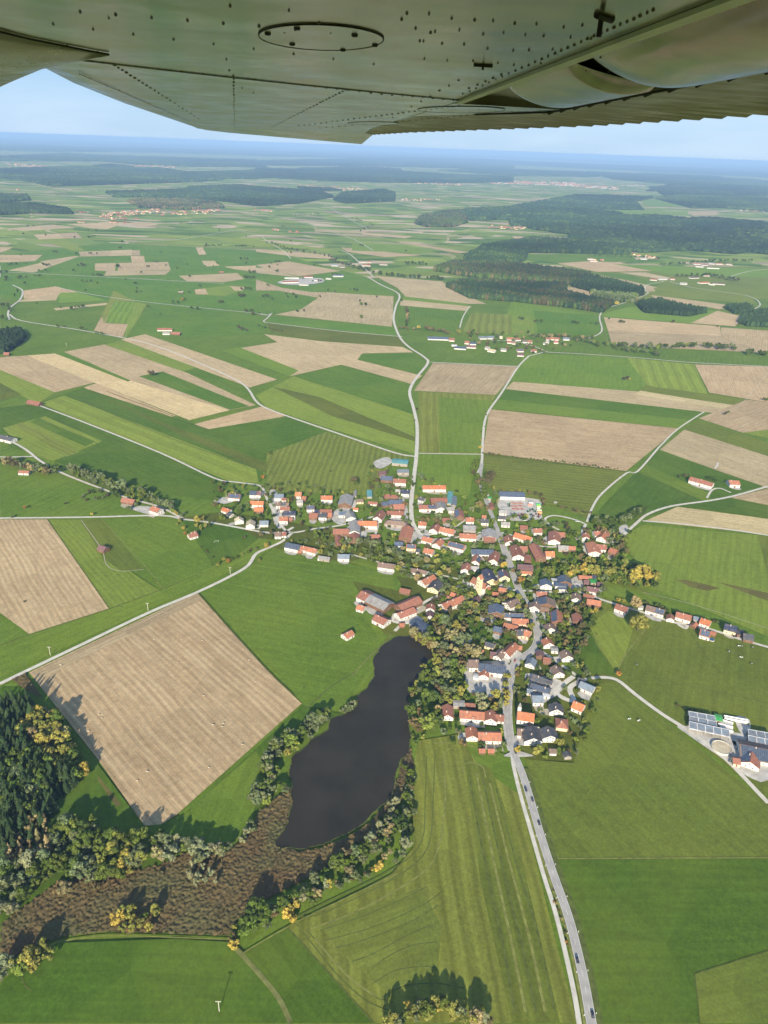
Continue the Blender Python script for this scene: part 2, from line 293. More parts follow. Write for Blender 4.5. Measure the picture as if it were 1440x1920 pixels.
FIELDS = '''
g 0,600 0,1920 1440,1920 1440,560 720,520 0,560
G 0,478 0,560 200,565 640,600 690,520 500,470 200,455
d 830,470 990,500 1440,500 1440,560 1200,560 900,500
t 178,494 218,493 215,509 178,507
t 221,493 315,491 320,506 221,508
t 200,508 320,507 310,515 195,517
t 245,480 270,480 272,492 247,492
t 335,517 445,512 458,523 420,529 350,527
t 42,545 105,537 145,548 112,552 100,560 45,560
t 37,563 112,549 105,563 35,566
g 112,549 145,548 200,563 110,568
t 100,578 200,568 205,571 105,582
l 365,543 430,535 455,545 420,555 375,552
t 365,543 385,541 390,552 367,552
t 430,536 458,538 456,545 440,545
t 0,485 75,480 60,490 0,492
t 15,507 80,492 140,484 63,511
t 75,490 140,480 150,481 90,497
t 63,440 110,438 120,447 73,449
b 110,438 143,436 155,447 120,447
t 7,429 100,421 140,427 45,433
t 125,420 240,416 200,430 170,428
t 230,418 280,416 297,422 265,425
l 73,449 120,447 160,470 135,470
b 148,472 207,470 207,480 150,481
t 207,470 247,468 247,479 207,480
t 0,463 26,464 0,474
b 247,469 262,469 263,479 247,479
t 0,478 80,478 65,490 0,488
t 367,464 380,464 387,477 373,478
t 378,489 402,489 412,498 385,500
t 420,500 480,498 480,510 440,505
t 480,467 620,478 627,486 560,482 480,472
l 350,440 480,450 640,470 480,462
t 675,436 775,443 760,447 680,440
t 640,464 790,479 722,482 650,472
b 745,452 880,473 860,475 750,455
b 590,430 690,434 685,438 590,434
g 660,455 760,460 830,476 660,470
t 480,497 540,490 640,508 560,518 500,505
t 480,502 500,503 560,520 480,512
l 830,400 960,395 1000,408 870,415
t 1010,425 1068,430 1055,434 1015,432
t 960,443 1000,445 970,452
t 1290,396 1345,397 1345,403 1300,405
G 980,476 1185,478 1195,490 1060,495 990,486
g 1130,393 1290,397 1290,405 1180,402
g 1190,372 1260,375 1290,388 1230,388
t 1045,494 1100,490 1160,492 1238,508 1120,510
t 1160,511 1210,511 1260,522 1250,525
t 1110,514 1200,530 1250,545 1215,547 1110,520
G 1110,510 1180,515 1240,535 1220,536
g 1150,495 1440,505 1440,520 1260,515
t 1060,537 1105,543 1110,555 1062,550
t 1220,553 1390,575 1350,580 1230,562
d 1225,540 1400,548 1420,570 1235,555
G 1215,560 1340,578 1300,590 1210,568
g 1125,590 1180,575 1345,583 1295,606 1135,594
t 1295,606 1345,583 1400,595 1378,612
t 1132,595 1350,612 1352,630 1140,620
b 1140,620 1352,630 1440,634 1440,662 1148,648
t 1352,614 1440,620 1440,662 1352,632
g 960,565 1120,590 1125,622 1085,633 940,634 950,588
G 1000,582 1068,588 1085,633 1010,630
G 1068,588 1120,590 1126,622 1085,633
l 960,593 997,594 1005,630 960,627
m 885,587 958,590 960,628 865,622
G 745,572 883,584 858,622 748,618
t 752,562 885,575 872,583 750,573
g 760,553 850,560 885,575 752,562
t 702,517 830,528 845,542 912,570 880,570 760,556 745,540
G 590,537 680,519 745,543 735,557 585,548
b 480,524 530,540 585,548 610,548 605,560 520,545 480,545
t 612,548 738,556 735,613 515,590 565,580
G 480,556 545,555 595,560 560,580 515,590 480,588
G 505,593 735,613 752,632 600,620 505,605
e 500,606 750,632 758,650 600,640 510,625
g 215,565 253,567 240,607 195,606
l 253,567 275,570 255,605 232,640 238,607
b 190,594 202,594 197,606 240,608 230,634 176,620
m 213,545 255,566 215,565 195,606 190,592
G 280,570 480,590 500,606 495,625 410,632 240,632 262,600
t 0,670 50,667 177,718 103,736 0,694
l 0,694 103,736 75,755 55,750 0,720
e 0,718 40,740 0,752
s 50,667 105,663 245,713 430,770 355,788 177,718
t 157,727 180,719 330,780 300,787
G 103,663 118,660 252,710 240,716
t 120,660 197,646 345,697 480,760 430,770 245,714
G 260,706 305,697 467,762 432,769
l 197,647 227,638 373,688 343,697
G 343,697 373,688 462,728 468,740
t 227,637 272,627 520,712 468,727
t 363,796 490,763 537,780 410,811
t 495,627 600,640 755,651 775,661 680,663 670,675 792,705 770,720 640,684 543,706 417,658 520,642
g 417,658 450,652 560,695 543,706
G 677,665 770,663 798,678 790,703 672,674
G 550,705 640,684 765,720 775,778 690,750
l 480,742 550,706 775,778 779,852 600,798 500,765
e 510,725 600,745 778,820 778,828 620,780
G 75,755 155,727 325,783 363,796 410,811 500,850 490,905 430,905
l 75,757 120,742 480,880 485,905 435,905 250,830
e 155,727 300,790 500,868 505,890 330,812
G 0,765 75,757 250,830 430,905 410,940 330,930 220,905 100,865 60,852 20,840 0,815
l 5,803 85,781 192,828 100,865 50,850
m 27,797 40,792 150,848 125,857
G 57,792 72,784 178,829 160,838
m 500,848 610,811 775,856 735,870 700,930 500,922
G 363,810 537,781 612,810 505,850
m 785,735 930,741 905,790 900,852 785,849
g 822,745 925,752 900,850 825,848
g 783,851 902,853 885,900 880,930 783,925
b 812,681 975,688 930,741 776,733
g 985,663 1175,671 1213,722 1180,739 958,715
l 1175,671 1302,684 1332,750 1213,723
t 1303,684 1440,688 1440,755 1330,737
d 1210,723 1332,740 1400,750 1382,762 1195,737
t 962,716 1200,735 1390,762 1370,778 1320,773 948,730
s 1200,733 1385,763 1375,770 1190,740
G 948,730 1320,773 1296,788 936,750
g 936,750 1296,788 1272,804 920,766
t 918,768 1272,804 1174,884 1040,868 905,850
e 903,849 1174,884 1168,888 910,855
b 1310,785 1400,750 1440,755 1440,807 1392,812
l 1390,812 1440,806 1440,822
d 1307,788 1440,830 1440,858 1283,805
t 1283,806 1440,856 1440,917 1237,844
G 1235,846 1430,912 1330,940 1205,870
g 1205,870 1330,925 1330,945 1195,885
m 905,855 1172,886 1110,950 1103,972 1025,945 915,915
G 1103,978 1193,885 1330,945 1210,970 1160,985
s 1208,978 1270,951 1440,974 1440,1003
G 1272,950 1370,934 1440,948 1440,973
t 1370,934 1440,917 1440,948
l 1160,1010 1205,985 1440,1006 1440,1195 1235,1108 1130,1088 1190,1050
d 1420,1006 1440,1006 1440,1080
k 1268,1089 1285,1088 1320,1096 1350,1104 1325,1109 1295,1102
k 1343,1092 1400,1104 1440,1113 1440,1128 1395,1112
d 1085,1240 1105,1160 1130,1130 1150,1080 1440,1215 1440,1500 1160,1275 1085,1275
g 1130,1088 1190,1105 1280,1140 1440,1215 1300,1170 1210,1140 1130,1120
G 1075,1185 1105,1182 1120,1215 1157,1268 1060,1275
l 1103,1172 1140,1147 1162,1150 1187,1180 1175,1220 1155,1262 1122,1212
e 940,1270 1130,1265 1165,1280 1090,1430 985,1425
d 985,1425 1075,1432 1100,1340 1125,1282 1160,1280 1440,1510 1440,1612 1040,1614 1010,1520
G 1038,1613 1440,1611 1440,1785 1302,1828 1312,1920 1118,1920 1085,1780
d 1302,1828 1440,1785 1440,1920 1312,1920
d 1062,1690 1100,1780 1130,1920 1118,1920 1085,1780 1040,1613
g 500,1040 735,1078 745,1110 655,1130 705,1190 690,1260 640,1335 570,1325 500,1240 375,1113 470,1062
e 335,972 420,960 660,1000 900,1080 1040,1150 1050,1280 900,1240 800,1180 740,1075 520,1030 470,1010 400,1010
e 660,1090 750,1110 830,1190 790,1200 720,1190
g 655,1055 740,1080 850,1105 760,1078 690,1045
G 865,1170 905,1162 945,1180 960,1200 925,1215 880,1195
g 0,1272 470,1055 530,1015 480,1010 430,1050 205,1142 55,1190 0,1210
t 55,1262 370,1112 420,1170 500,1258 566,1320 330,1530 290,1555 270,1548 180,1420
b 60,1262 370,1112 382,1124 75,1275
t 0,975 88,975 205,1142 55,1190 0,1150
l 92,976 150,976 210,1050 300,1108 205,1142
d 150,976 190,974 270,1068 230,1072 195,1050
g 190,974 335,972 402,1040 395,1065 300,1106 270,1068
G 340,975 440,985 485,1012 440,1045 400,1062
G 0,1290 60,1290 180,1430 270,1550 330,1545 566,1325 640,1340 520,1420 490,1530 420,1600 0,1740
g 310,1560 400,1480 480,1410 500,1440 470,1540 430,1590
k 20,1275 48,1263 82,1310 65,1306
k 182,1462 186,1458 228,1510 218,1515
m 785,1390 860,1378 955,1420 1000,1600 1045,1780 1082,1920 700,1920 540,1742 735,1640 775,1590 772,1450
g 862,1385 958,1420 985,1500 900,1440
d 870,1425 920,1440 975,1600 1050,1920 960,1920 900,1650
m 600,1740 790,1665 828,1740 820,1820 725,1860 650,1800
G 455,1792 538,1742 700,1920 555,1920
G 0,1850 50,1800 110,1770 330,1762 430,1768 460,1800 560,1920 0,1920
'''
ROWS = {'m 500,848': (540, 930, 575, 850), 't 55,1262': (150, 1300, 300, 1475), 't 0,975': (60, 1000, 150, 1130), 'm 785,1390': (870, 1450, 960, 1900),
        'd 870,1425': (870, 1450, 960, 1900), 'm 905,855': (930, 880, 1120, 900), 'm 600,1740': (620, 1770, 800, 1700), 'b 60,1262': (60, 1262, 370, 1112),
        'm 885,587': (900, 620, 905, 588), 'l 92,976': (110, 980, 240, 1120), 'm 785,735': (800, 840, 800, 740), 'l 1175,671': (1240, 740, 1215, 672),
        'g 190,974': (200, 980, 380, 1060), 't 1303,684': (1400, 750, 1370, 688), 'g 215,565': (210, 605, 235, 566)}
STR = {'m 500,848': (.16, 9), 't 55,1262': (.11, 6), 't 0,975': (.11, 5.5), 'm 785,1390': (.17, 13), 'd 870,1425': (.13, 14), 'm 905,855': (.12, 10), 'm 600,1740': (.05, 20),
       'l 92,976': (.09, 6), 'g 190,974': (.02, 12), 'm 885,587': (.16, 22), 'l 75,757': (.08, 30), 'l 1175,671': (.12, 26), 'g 215,565': (.16, 16), 'm 785,735': (.12, 14)}
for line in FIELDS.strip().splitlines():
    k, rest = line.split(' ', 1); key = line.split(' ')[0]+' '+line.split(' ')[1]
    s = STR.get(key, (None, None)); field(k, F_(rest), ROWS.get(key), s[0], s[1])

def smooth_line(P, closed=False, step=4):
    out = []; n = len(P)
    if n < 3: return P
    rngk = range(n) if closed else range(n-1)
    for i in rngk:
        p0 = P[(i-1) % n] if closed or i > 0 else P[0]*2-P[1]; p1 = P[i]; p2 = P[(i+1) % n]
        p3 = P[(i+2) % n] if closed or i+2 < n else P[-1]*2-P[-2]
        for k in range(step):
            t = k/step; out.append(.5*((2*p1)+(p2-p0)*t+(2*p0-5*p1+4*p2-p3)*t*t+(3*p1-p0-3*p2+p3)*t**3))
    if not closed: out.append(P[-1].copy())
    return out
def offset_line(P, d):
    out = []
    for i, p in enumerate(P):
        t = (P[min(i+1, len(P)-1)]-P[max(i-1, 0)]); t.z = 0; t.normalize(); out.append(p+Vector((t.y, -t.x, 0))*d)
    return out
def strip(name, P, wid, z, mat, kind='structure'):
    L = offset_line(P, -wid/2); R = offset_line(P, wid/2); n = len(P)
    c = P[n//2]
    me = bpy.data.meshes.new(name); me.from_pydata([(p.x-c.x, p.y-c.y, 0) for p in L+R], [], [(i, i+1, n+i+1, n+i)[::-1] for i in range(n-1)]); me.update()
    o = link(name, me, None, mat); o.location = (c.x, c.y, z)
    if kind: tag(o, kind=kind)
    return o
Z_ROAD = LAYER[0]+.05
NEAR_ROADS = []                  # world centre lines and half widths, kept clear of trees
def road(name, s, wid, mat, dz=0.0, near=True):
    P = smooth_line([at(x, y) for x, y in F_(s)]); o = strip(name, P, wid, Z_ROAD+dz, mat)
    if near: NEAR_ROADS.append((P, wid/2))
    return P
SW = []
for s, wd, mt in (
    ('545,1728 600,1700 735,1632 790,1580 797,1500 800,1420', .8, 'swath'), ('562,1722 610,1712 745,1645 802,1590 812,1500 815,1410', .8, 'swath'),
    ('580,1745 680,1705 790,1640 822,1590 835,1500 832,1420 850,1402', 1.2, 'swathl'), ('600,1747 700,1712 800,1665', .7, 'swath'),
    ('610,1765 700,1740 790,1700 830,1672', .7, 'swath'), ('628,1780 680,1765 760,1735 822,1700', .7, 'swath'), ('660,1805 700,1790 770,1752 800,1740 818,1740', .7, 'swath'),
    ('688,1828 720,1800 770,1775 820,1768', .7, 'swath'), ('700,1845 740,1822 790,1814 818,1816', .7, 'swath'), ('715,1872 760,1850 820,1846 870,1855', .7, 'swath'),
    ('557,1735 600,1790 640,1838 690,1880 740,1900', .7, 'swath'), ('575,1745 620,1798 660,1840 705,1872 720,1876', .7, 'swath'), ('590,1762 650,1830 700,1868', 1.2, 'swathl'),
    ('880,1460 905,1600 940,1760 965,1900', 1.4, 'swath'), ('905,1460 935,1600 975,1760 1005,1900', 1.4, 'swath'), ('930,1480 965,1610 1010,1760 1040,1900', 1.2, 'swath'),
    ('893,1450 922,1600 957,1760 985,1900', 1.8, 'swathl'), ('918,1470 950,1600 992,1760 1022,1900', 1.8, 'swathl'),
    ('870,1455 868,1437 885,1432 905,1440 910,1460', 1.2, 'swathl'), ('812,1395 870,1397 930,1418', 1.2, 'swathl'),
    ('0,1212 55,1192 205,1143 300,1108 380,1075', 1.6, 'swath'), ('205,1142 90,976', 1.3, 'swath'), ('370,1112 420,1168 500,1256 566,1320', 1.3, 'swath'),
    ('190,974 270,1060 303,1103', .9, 'swathl'), ('152,976 190,1030 200,1060 225,1072 270,1069', .8, 'track'), ('1205,1112 1300,1135 1440,1180', .6, 'track'),
    ('1155,1262 1175,1225 1195,1200 1210,1182', 1.3, 'swathl'), ('1170,1262 1300,1290 1440,1320', .6, 'swath'), ('1290,1182 1330,1240 1360,1270', .8, 'swath'),
    ('660,1270 690,1235 720,1208 735,1190', 1.4, 'swathm'), ('575,1330 620,1290 665,1262', 1.4, 'swath'), ('903,1000 1050,1000', .3, 'track'),
    ('1038,1612 1440,1610', 1.0, 'swathl'), ('1302,1828 1440,1785', .6, 'swath'), ('1302,1828 1312,1920', .6, 'swath'), ('540,1742 700,1920', 1.0, 'swath'),
    ('455,1790 540,1740 640,1690 745,1640', .9, 'swathl'), ('110,1768 200,1757 330,1760 430,1764', .8, 'swathl'), ('110,1768 60,1792 40,1830', .8, 'swathl'),
    ('40,1830 48,1850 60,1860', .8, 'swath'), ('430,1768 470,1810 520,1870 545,1920', 3.0, 'swathm'),
    ('135,742 240,790 360,838 480,880', 1.6, 'swath'), ('200,735 330,783 480,845', 1.6, 'swath'),
   ):
    P = smooth_line([at(x, y) for x, y in F_(s)]); LAYER[0] += .004; strip('field_line', P, wd, LAYER[0], M[mt])
Z_ROAD = LAYER[0]+.03
# unmetalled and metalled lanes
for s, wd in (
    ('0,1284 60,1255 150,1212 280,1150 370,1112 430,1083 465,1062 480,1040 505,1028 530,1016 548,1000', 4.2),
    ('0,973 170,971 300,968 345,975 400,982 465,994 500,1000 530,1000 550,990', 4.0),
    ('0,820 20,828 50,845 75,865 110,885 150,902 187,916 240,935 300,952 345,975', 4.0), ('0,858 30,858 62,857', 3.6),
    ('62,757 150,790 300,850 400,897 440,905 480,910 492,916 500,935 513,960 530,990 548,1000 590,993 640,986 700,970', 3.6),
    ('18,590 40,602 140,618 240,636 300,652 370,680 440,712 465,730 485,758 530,778 640,816 740,850 778,857', 4.6),
    ('24,535 42,545 38,562 22,575 15,588 18,600', 5.0), ('0,510 160,518 420,532', 5.0), ('100,538 180,554 300,570 480,588 500,592 510,588 500,598 495,604 520,608 640,622 755,632', 4.0),
    ('785,851 840,852 902,853', 3.0), ('992,668 972,688 940,738 912,780 905,830 903,870 895,890', 4.2), ('808,680 870,683 972,688', 4.0),
    ('1025,660 992,668', 4.4), ('1025,661 1100,665 1200,672 1290,680 1440,688', 4.0), ('1102,636 1128,622 1124,595 1135,580 1165,570 1195,560 1215,550 1210,545 1212,535 1245,528', 4.2),
    ('1025,660 1000,650 960,640 920,640', 4.0), ('1235,840 1195,885 1175,888 1130,925 1112,950 1100,980', 3.2), ('1320,773 1270,806 1235,840', 3.0), ('1440,700 1380,765 1320,773', .5),
    ('1168,1005 1190,985 1215,965 1260,950 1330,940 1380,930 1440,913', 4.2), ('1205,978 1270,983 1350,992 1440,1005', 3.4),
    ('1098,984 1075,975 1040,968 1022,974 1030,985 1048,995', 3.4), ('1098,984 1092,1000 1095,1030 1105,1045', 4.0),
    ('1088,1278 1120,1272 1155,1276 1190,1303 1240,1340 1300,1378 1360,1425 1440,1508', 4.0),
    ('1010,1220 1040,1240 1080,1268', 3.4), ('1075,1270 1055,1285 1042,1298 1055,1310 1075,1315 1068,1292 1088,1278', 5.0),
    ('960,1108 1050,1112 1080,1110 1140,1130 1200,1148 1260,1168 1290,1172 1340,1184 1380,1198 1440,1215', 3.6), ('1290,1172 1285,1180 1270,1172', 3),
    ('740,1185 790,1135 830,1115 870,1098 920,1090', 3.6), ('655,1040 720,1058 760,1065 820,1078 870,1090', 2.6), ('745,1150 735,1165 760,1170 790,1165', 4),
    ('895,890 900,910 915,930 920,955', 3.2), ('790,1010 770,1020 775,990', 3.2), ('660,985 645,1000 655,1020', 3.0), ('795,1005 830,1000 860,985 880,970', 3),
    ('710,980 705,1000 700,1010', 3), ('940,1000 970,1008 1010,1025 1060,1027', 3), ('1345,868 1345,873 1340,880', 3), ('1325,935 1335,920 1350,917 1370,925', 3)):
    road('lane', s, wd, M['lane'])
for s, wd in (('500,592 480,588', 4), ('0,520 0,500', 4), ('640,470 660,480 700,520', 5), ('500,400 640,440 700,470', 4), ('1255,528 1300,540 1400,555 1425,570 1415,580', 4.5), ('1360,522 1400,510 1440,505', 4.5),
              ('880,575 868,595 862,615', 3.5), ('545,350 600,380 690,430', 4), ('230,455 330,450 440,432', 5), ('400,425 480,440 500,452 530,470 545,485', 4)):
    road('lane', s, wd, M['lane'])
# cycle path beside the main road
road('cycle_path', '960,1418 963,1440 975,1490 995,1560 1018,1640 1040,1710 1060,1790 1077,1870 1086,1925', 3.0, M['lane'])
MAIN = '690,520 715,535 748,552 742,575 738,600 748,630 765,650 795,670 802,682 780,710 768,735 775,765 782,800 781,850 778,880 772,930 771,962 775,985 790,1003 '
# northern road, ends in the village
road('road', MAIN.strip(), 6.0, M['lane'], .012)
road('road', '790,1003 810,1012 850,1010 900,1000 930,1010', 4.0, M['lane'], .016)
PR = road('road', '903,870 900,905 915,950 925,975 938,1010 950,1045 960,1070 972,1105 990,1140 1000,1165 1008,1190 1005,1212 990,1228 970,1240 958,1265 953,1300 951,1335 953,1370 960,1405 978,1450 994,1500 1011,1560 1035,1635 1065,1720 1083,1790 1096,1850 1111,1935', 6.0, M['asphalt'], .02)
# centre dashes and edge lines
def resample(P, step):
    out = [P[0].copy()]; acc = 0
    for a, b in zip(P, P[1:]):
        L = (b-a).length; t = step-acc
        while t <= L: out.append(a.lerp(b, t/L)); t += step
        acc = (acc+L) % step
    return out
PS = resample(PR, 2.0)
iS = min(range(len(PS)), key=lambda i: abs(pix(PS[i])[1]-1240))
MK = PS[iS:]
strip('verge', offset_line([p for p in PS if pix(p)[1] > 1440], -5.0), 3.6, Z_ROAD-.03, M['swath']); strip('verge', offset_line([p for p in PS if pix(p)[1] > 1440], 4.0), 1.8, Z_ROAD-.03, M['swathl'])
for sgn in (-1, 1): strip('road_marking', offset_line(MK, sgn*2.75), .14, Z_ROAD+.028, M['paint'])
mb = MB()
for i in range(0, len(MK)-3, 5):
    a, b = MK[i], MK[i+2]; t = (b-a).normalized(); s = Vector((t.y, -t.x, 0))*.08
    mb.add([(q.x, q.y, Z_ROAD+.028) for q in (a-s, b-s, b+s, a+s)], [(3, 2, 1, 0)])
tag(mb.build('road_marking', M['paint']), kind='structure')
# pavements along the main road inside the village
for sgn in (-1, 1):
    PV = [p for p in PS if 1000 < pix(p)[1] < 1410]; strip('pavement', offset_line(PV, sgn*3.7), 1.1, Z_ROAD+.1, M['yard'])
# junction aprons and yards
def yard(s, mat='yard', name='yard'):
    LAYER[0] += .002
    P = [at(x, y) for x, y in F_(s)]; P = smooth_line(P, True, 3)
    c = sum(P, Vector())/len(P); me = bpy.data.meshes.new(name); me.from_pydata([(p.x-c.x, p.y-c.y, 0) for p in P], [], [tuple(range(len(P)))]); me.update()
    if me.polygons[0].normal.z < 0: me.flip_normals()
    o = link(name, me, None, M[mat]); o.location = (c.x, c.y, Z_ROAD-.025+.0005*(LAYER[0] % .02)/.002); tag(o, kind='structure'); return o
for s in ('937,935 1010,938 1015,965 1012,975 960,978 945,965 933,950', '958,1412 972,1410 990,1415 1000,1419 985,1421 955,1421 944,1419', '748,1150 770,1160 800,1160 770,1172 745,1168 735,1155',
          '1270,1362 1330,1370 1400,1378 1440,1385 1440,1465 1390,1452 1355,1425 1290,1380', '1378,1345 1405,1352 1402,1382 1385,1372', '870,1245 955,1248 952,1320 935,1312 880,1300 872,1270',
          '845,1198 870,1190 885,1200 870,1213 848,1212', '1070,1088 1090,1080 1100,1090 1090,1108 1060,1112', '400,940 425,933 440,940 420,946', '625,960 650,952 660,965 640,985 622,975',
          '745,935 760,940 765,975 745,985 735,965', '960,1110 945,1115 935,1100 950,1095', '770,1000 800,995 805,1010 785,1022 765,1015', '245,955 275,950 310,962 290,968', '1330,1395 1345,1385 1385,1395 1380,1412 1350,1410',
          '985,1265 1020,1270 1060,1282 1050,1300 1020,1320 1000,1325 990,1290', '1000,1110 1010,1150 1045,1155 1040,1130', '1160,990 1175,985 1178,1000 1165,1005', '905,1148 930,1150 925,1170 900,1165',
          '860,1085 885,1098 905,1120 885,1128 870,1110', '700,868 725,858 735,868 712,880', '520,531 545,524 600,522 605,530 560,535', '1000,1150 1050,1165 1040,1190 1015,1180', '505,925 520,925 530,985 515,985'):
    yard(s)
yard('1378,1400 1388,1393 1372,1390', 'cream')

# ---------------------------------------------------------------- pond and reeds
POND = F_('772,1195 740,1198 715,1215 700,1240 703,1262 690,1290 672,1305 668,1325 650,1340 622,1348 615,1370 590,1385 570,1405 545,1430 548,1490 543,1530 530,1562 516,1586 560,1592 590,1588 640,1570 680,1545 710,1515 735,1490 745,1440 768,1400 765,1340 770,1300 785,1270 805,1240 822,1238 800,1210')
def poly_world(pts, sm=0):
    P = [at(x, y) for x, y in pts]; return smooth_line(P, True, sm) if sm else P
def inside(P, x, y):
    c = False; j = len(P)-1
    for i in range(len(P)):
        if (P[i].y > y) != (P[j].y > y) and x < (P[j].x-P[i].x)*(y-P[i].y)/(P[j].y-P[i].y)+P[i].x: c = not c
        j = i
    return c
def inside_np(P, X, Y):
    c = np.zeros(X.shape, bool); j = len(P)-1
    for i in range(len(P)):
        a, b = P[i], P[j]
        if a.y != b.y: c ^= ((a.y > Y) != (b.y > Y)) & (X < (b.x-a.x)*(Y-a.y)/(b.y-a.y)+a.x)
        j = i
    return c
PP = poly_world(POND, 6)
_q = []
for i_ in range(len(PP)):
    a_, b_ = PP[i_], PP[(i_+1) % len(PP)]; m_n = max(1, int((b_-a_).length/1.6))
    for k_ in range(m_n): v_ = a_.lerp(b_, k_/m_n); _q.append(v_+Vector((rng.uniform(-.55, .55)+.6*math.sin(v_.y*.33), rng.uniform(-.55, .55)+.5*math.sin(v_.x*.41), 0)))
PP = _q
pm = bpy.data.meshes.new('pond'); pm.from_pydata([(p.x, p.y, 0) for p in PP], [], [tuple(range(len(PP)))]); pm.update()
if pm.polygons[0].normal.z < 0: pm.flip_normals()
m, n, l, p = newmat('pond_water'); tcn = n.new('ShaderNodeTexCoord')
p.inputs['Base Color'].default_value = (.045, .043, .037, 1); p.inputs['Roughness'].default_value = .16; p.inputs['Specular IOR Level'].default_value = .11
f = noise(n, l, tcn.outputs['Object'], .9, 4); b = N(n, 'ShaderNodeBump', Strength=.35, Distance=.06); l.new(f, b.inputs['Height']); l.new(b.outputs[0], p.inputs['Normal'])
l.new(mixc(n, l, mr(n, l, noise(n, l, tcn.outputs['Object'], .03, 3), .3, .7, 0, 1), (.026, .023, .016), (.042, .036, .025)), p.inputs['Base Color'])
pond = link('pond_water', pm, None, m); pond.location.z = Z_ROAD-.01; tag(pond, kind='structure')
# bank rim
rim = PP+[PP[0]]
strip('pond_bank', rim, 1.3, Z_ROAD-.02, M['swath'])
def reed_material():
    m, n, l, p = newmat('dry_reeds'); tc = n.new('ShaderNodeTexCoord'); O = tc.outputs['Object']
    mp = N(n, 'ShaderNodeMapping'); mp.inputs['Scale'].default_value = (.9, 1.3, 1); mp.inputs['Rotation'].default_value = (0, 0, .5); l.new(O, mp.inputs[0])
    s = noise(n, l, mp.outputs[0], 1.1, 3, .8); bigv = noise(n, l, O, .02, 3)
    c = mixc(n, l, mr(n, l, bigv, .4, .65, 0, 1), (.125, .082, .038), (.135, .104, .044))
    c = mixc(n, l, mr(n, l, s, .50, .78, 0, .5), c, (.24, .185, .09))
    c = mixc(n, l, mr(n, l, noise(n, l, O, .022, 5), .48, .62, 0, .75), c, (.115, .112, .045))
    c = scalec(n, l, c, mr(n, l, noise(n, l, O, 1.1, 5, .8),   .3, .7, .70, 1.3))
    l.new(c, p.inputs['Base Color']); p.inputs['Roughness'].default_value = 1; p.inputs['Specular IOR Level'].default_value = .05; return m
M['reed'] = reed_material()
def rough_bed(name, pts, sp, h, mat, label, seed, avoid=None):
    """a tuft-high, uneven mat of stems over an area, with ragged edges"""
    P = poly_world(pts); xs = [q.x for q in P]; ys = [q.y for q in P]; rs = np.random.RandomState(seed)
    nx = int((max(xs)-min(xs))/sp)+2; ny = int((max(ys)-min(ys))/sp)+2
    X, Y = np.meshgrid(min(xs)+np.arange(nx)*sp, min(ys)+np.arange(ny)*sp)
    X = X+rs.uniform(-.38, .38, X.shape)*sp; Y = Y+rs.uniform(-.38, .38, Y.shape)*sp
    ins = inside_np(P, X, Y)
    if avoid is not None: ins &= ~inside_np(avoid, X, Y)
    w1 = .5+.5*np.sin(X*.9+np.sin(Y*.3)*2.2)*np.sin(Y*.55+np.sin(X*.21)*3)
    Z = (rs.uniform(.1, 1, X.shape)**1.5)*h; Z[~ins] = -.2
    idx = np.arange(nx*ny).reshape(ny, nx)
    q = np.stack([idx[:-1, :-1], idx[:-1, 1:], idx[1:, 1:], idx[1:, :-1]], -1).reshape(-1, 4)
    ok = ins.ravel()[q].all(1); q = q[ok]
    V = np.stack([X.ravel(), Y.ravel(), Z.ravel()], -1); used = np.unique(q); mpn = np.zeros(len(V), int); mpn[used] = np.arange(len(used))
    me = mesh_np(name, V[used], [mpn[q]]); o = link(name, me, None, mat); o.location.z = Z_ROAD-.1; tag(o, label, kind='stuff'); return o
rough_bed('reed_bed', F_('0,1735 60,1690 110,1655 200,1640 300,1625 345,1600 420,1605 470,1560 482,1525 520,1495 548,1475 549,1530 522,1584 560,1598 600,1592 650,1572 690,1546 720,1512 742,1470 752,1430 770,1400 778,1440 755,1500 735,1545 690,1590 620,1625 560,1660 500,1690 450,1725 430,1760 330,1756 200,1752 110,1762 55,1785 0,1812'), .9, 1.6, M['reed'],
          'brown dry reed bed around the lower end of the pond', 3, PP)
rough_bed('dry_scrub', F_('20,1276 48,1264 80,1309 62,1305'), 1.2, 1.6, M['reed'], 'grey-brown dry scrub in the corner beside the large tan field', 5)
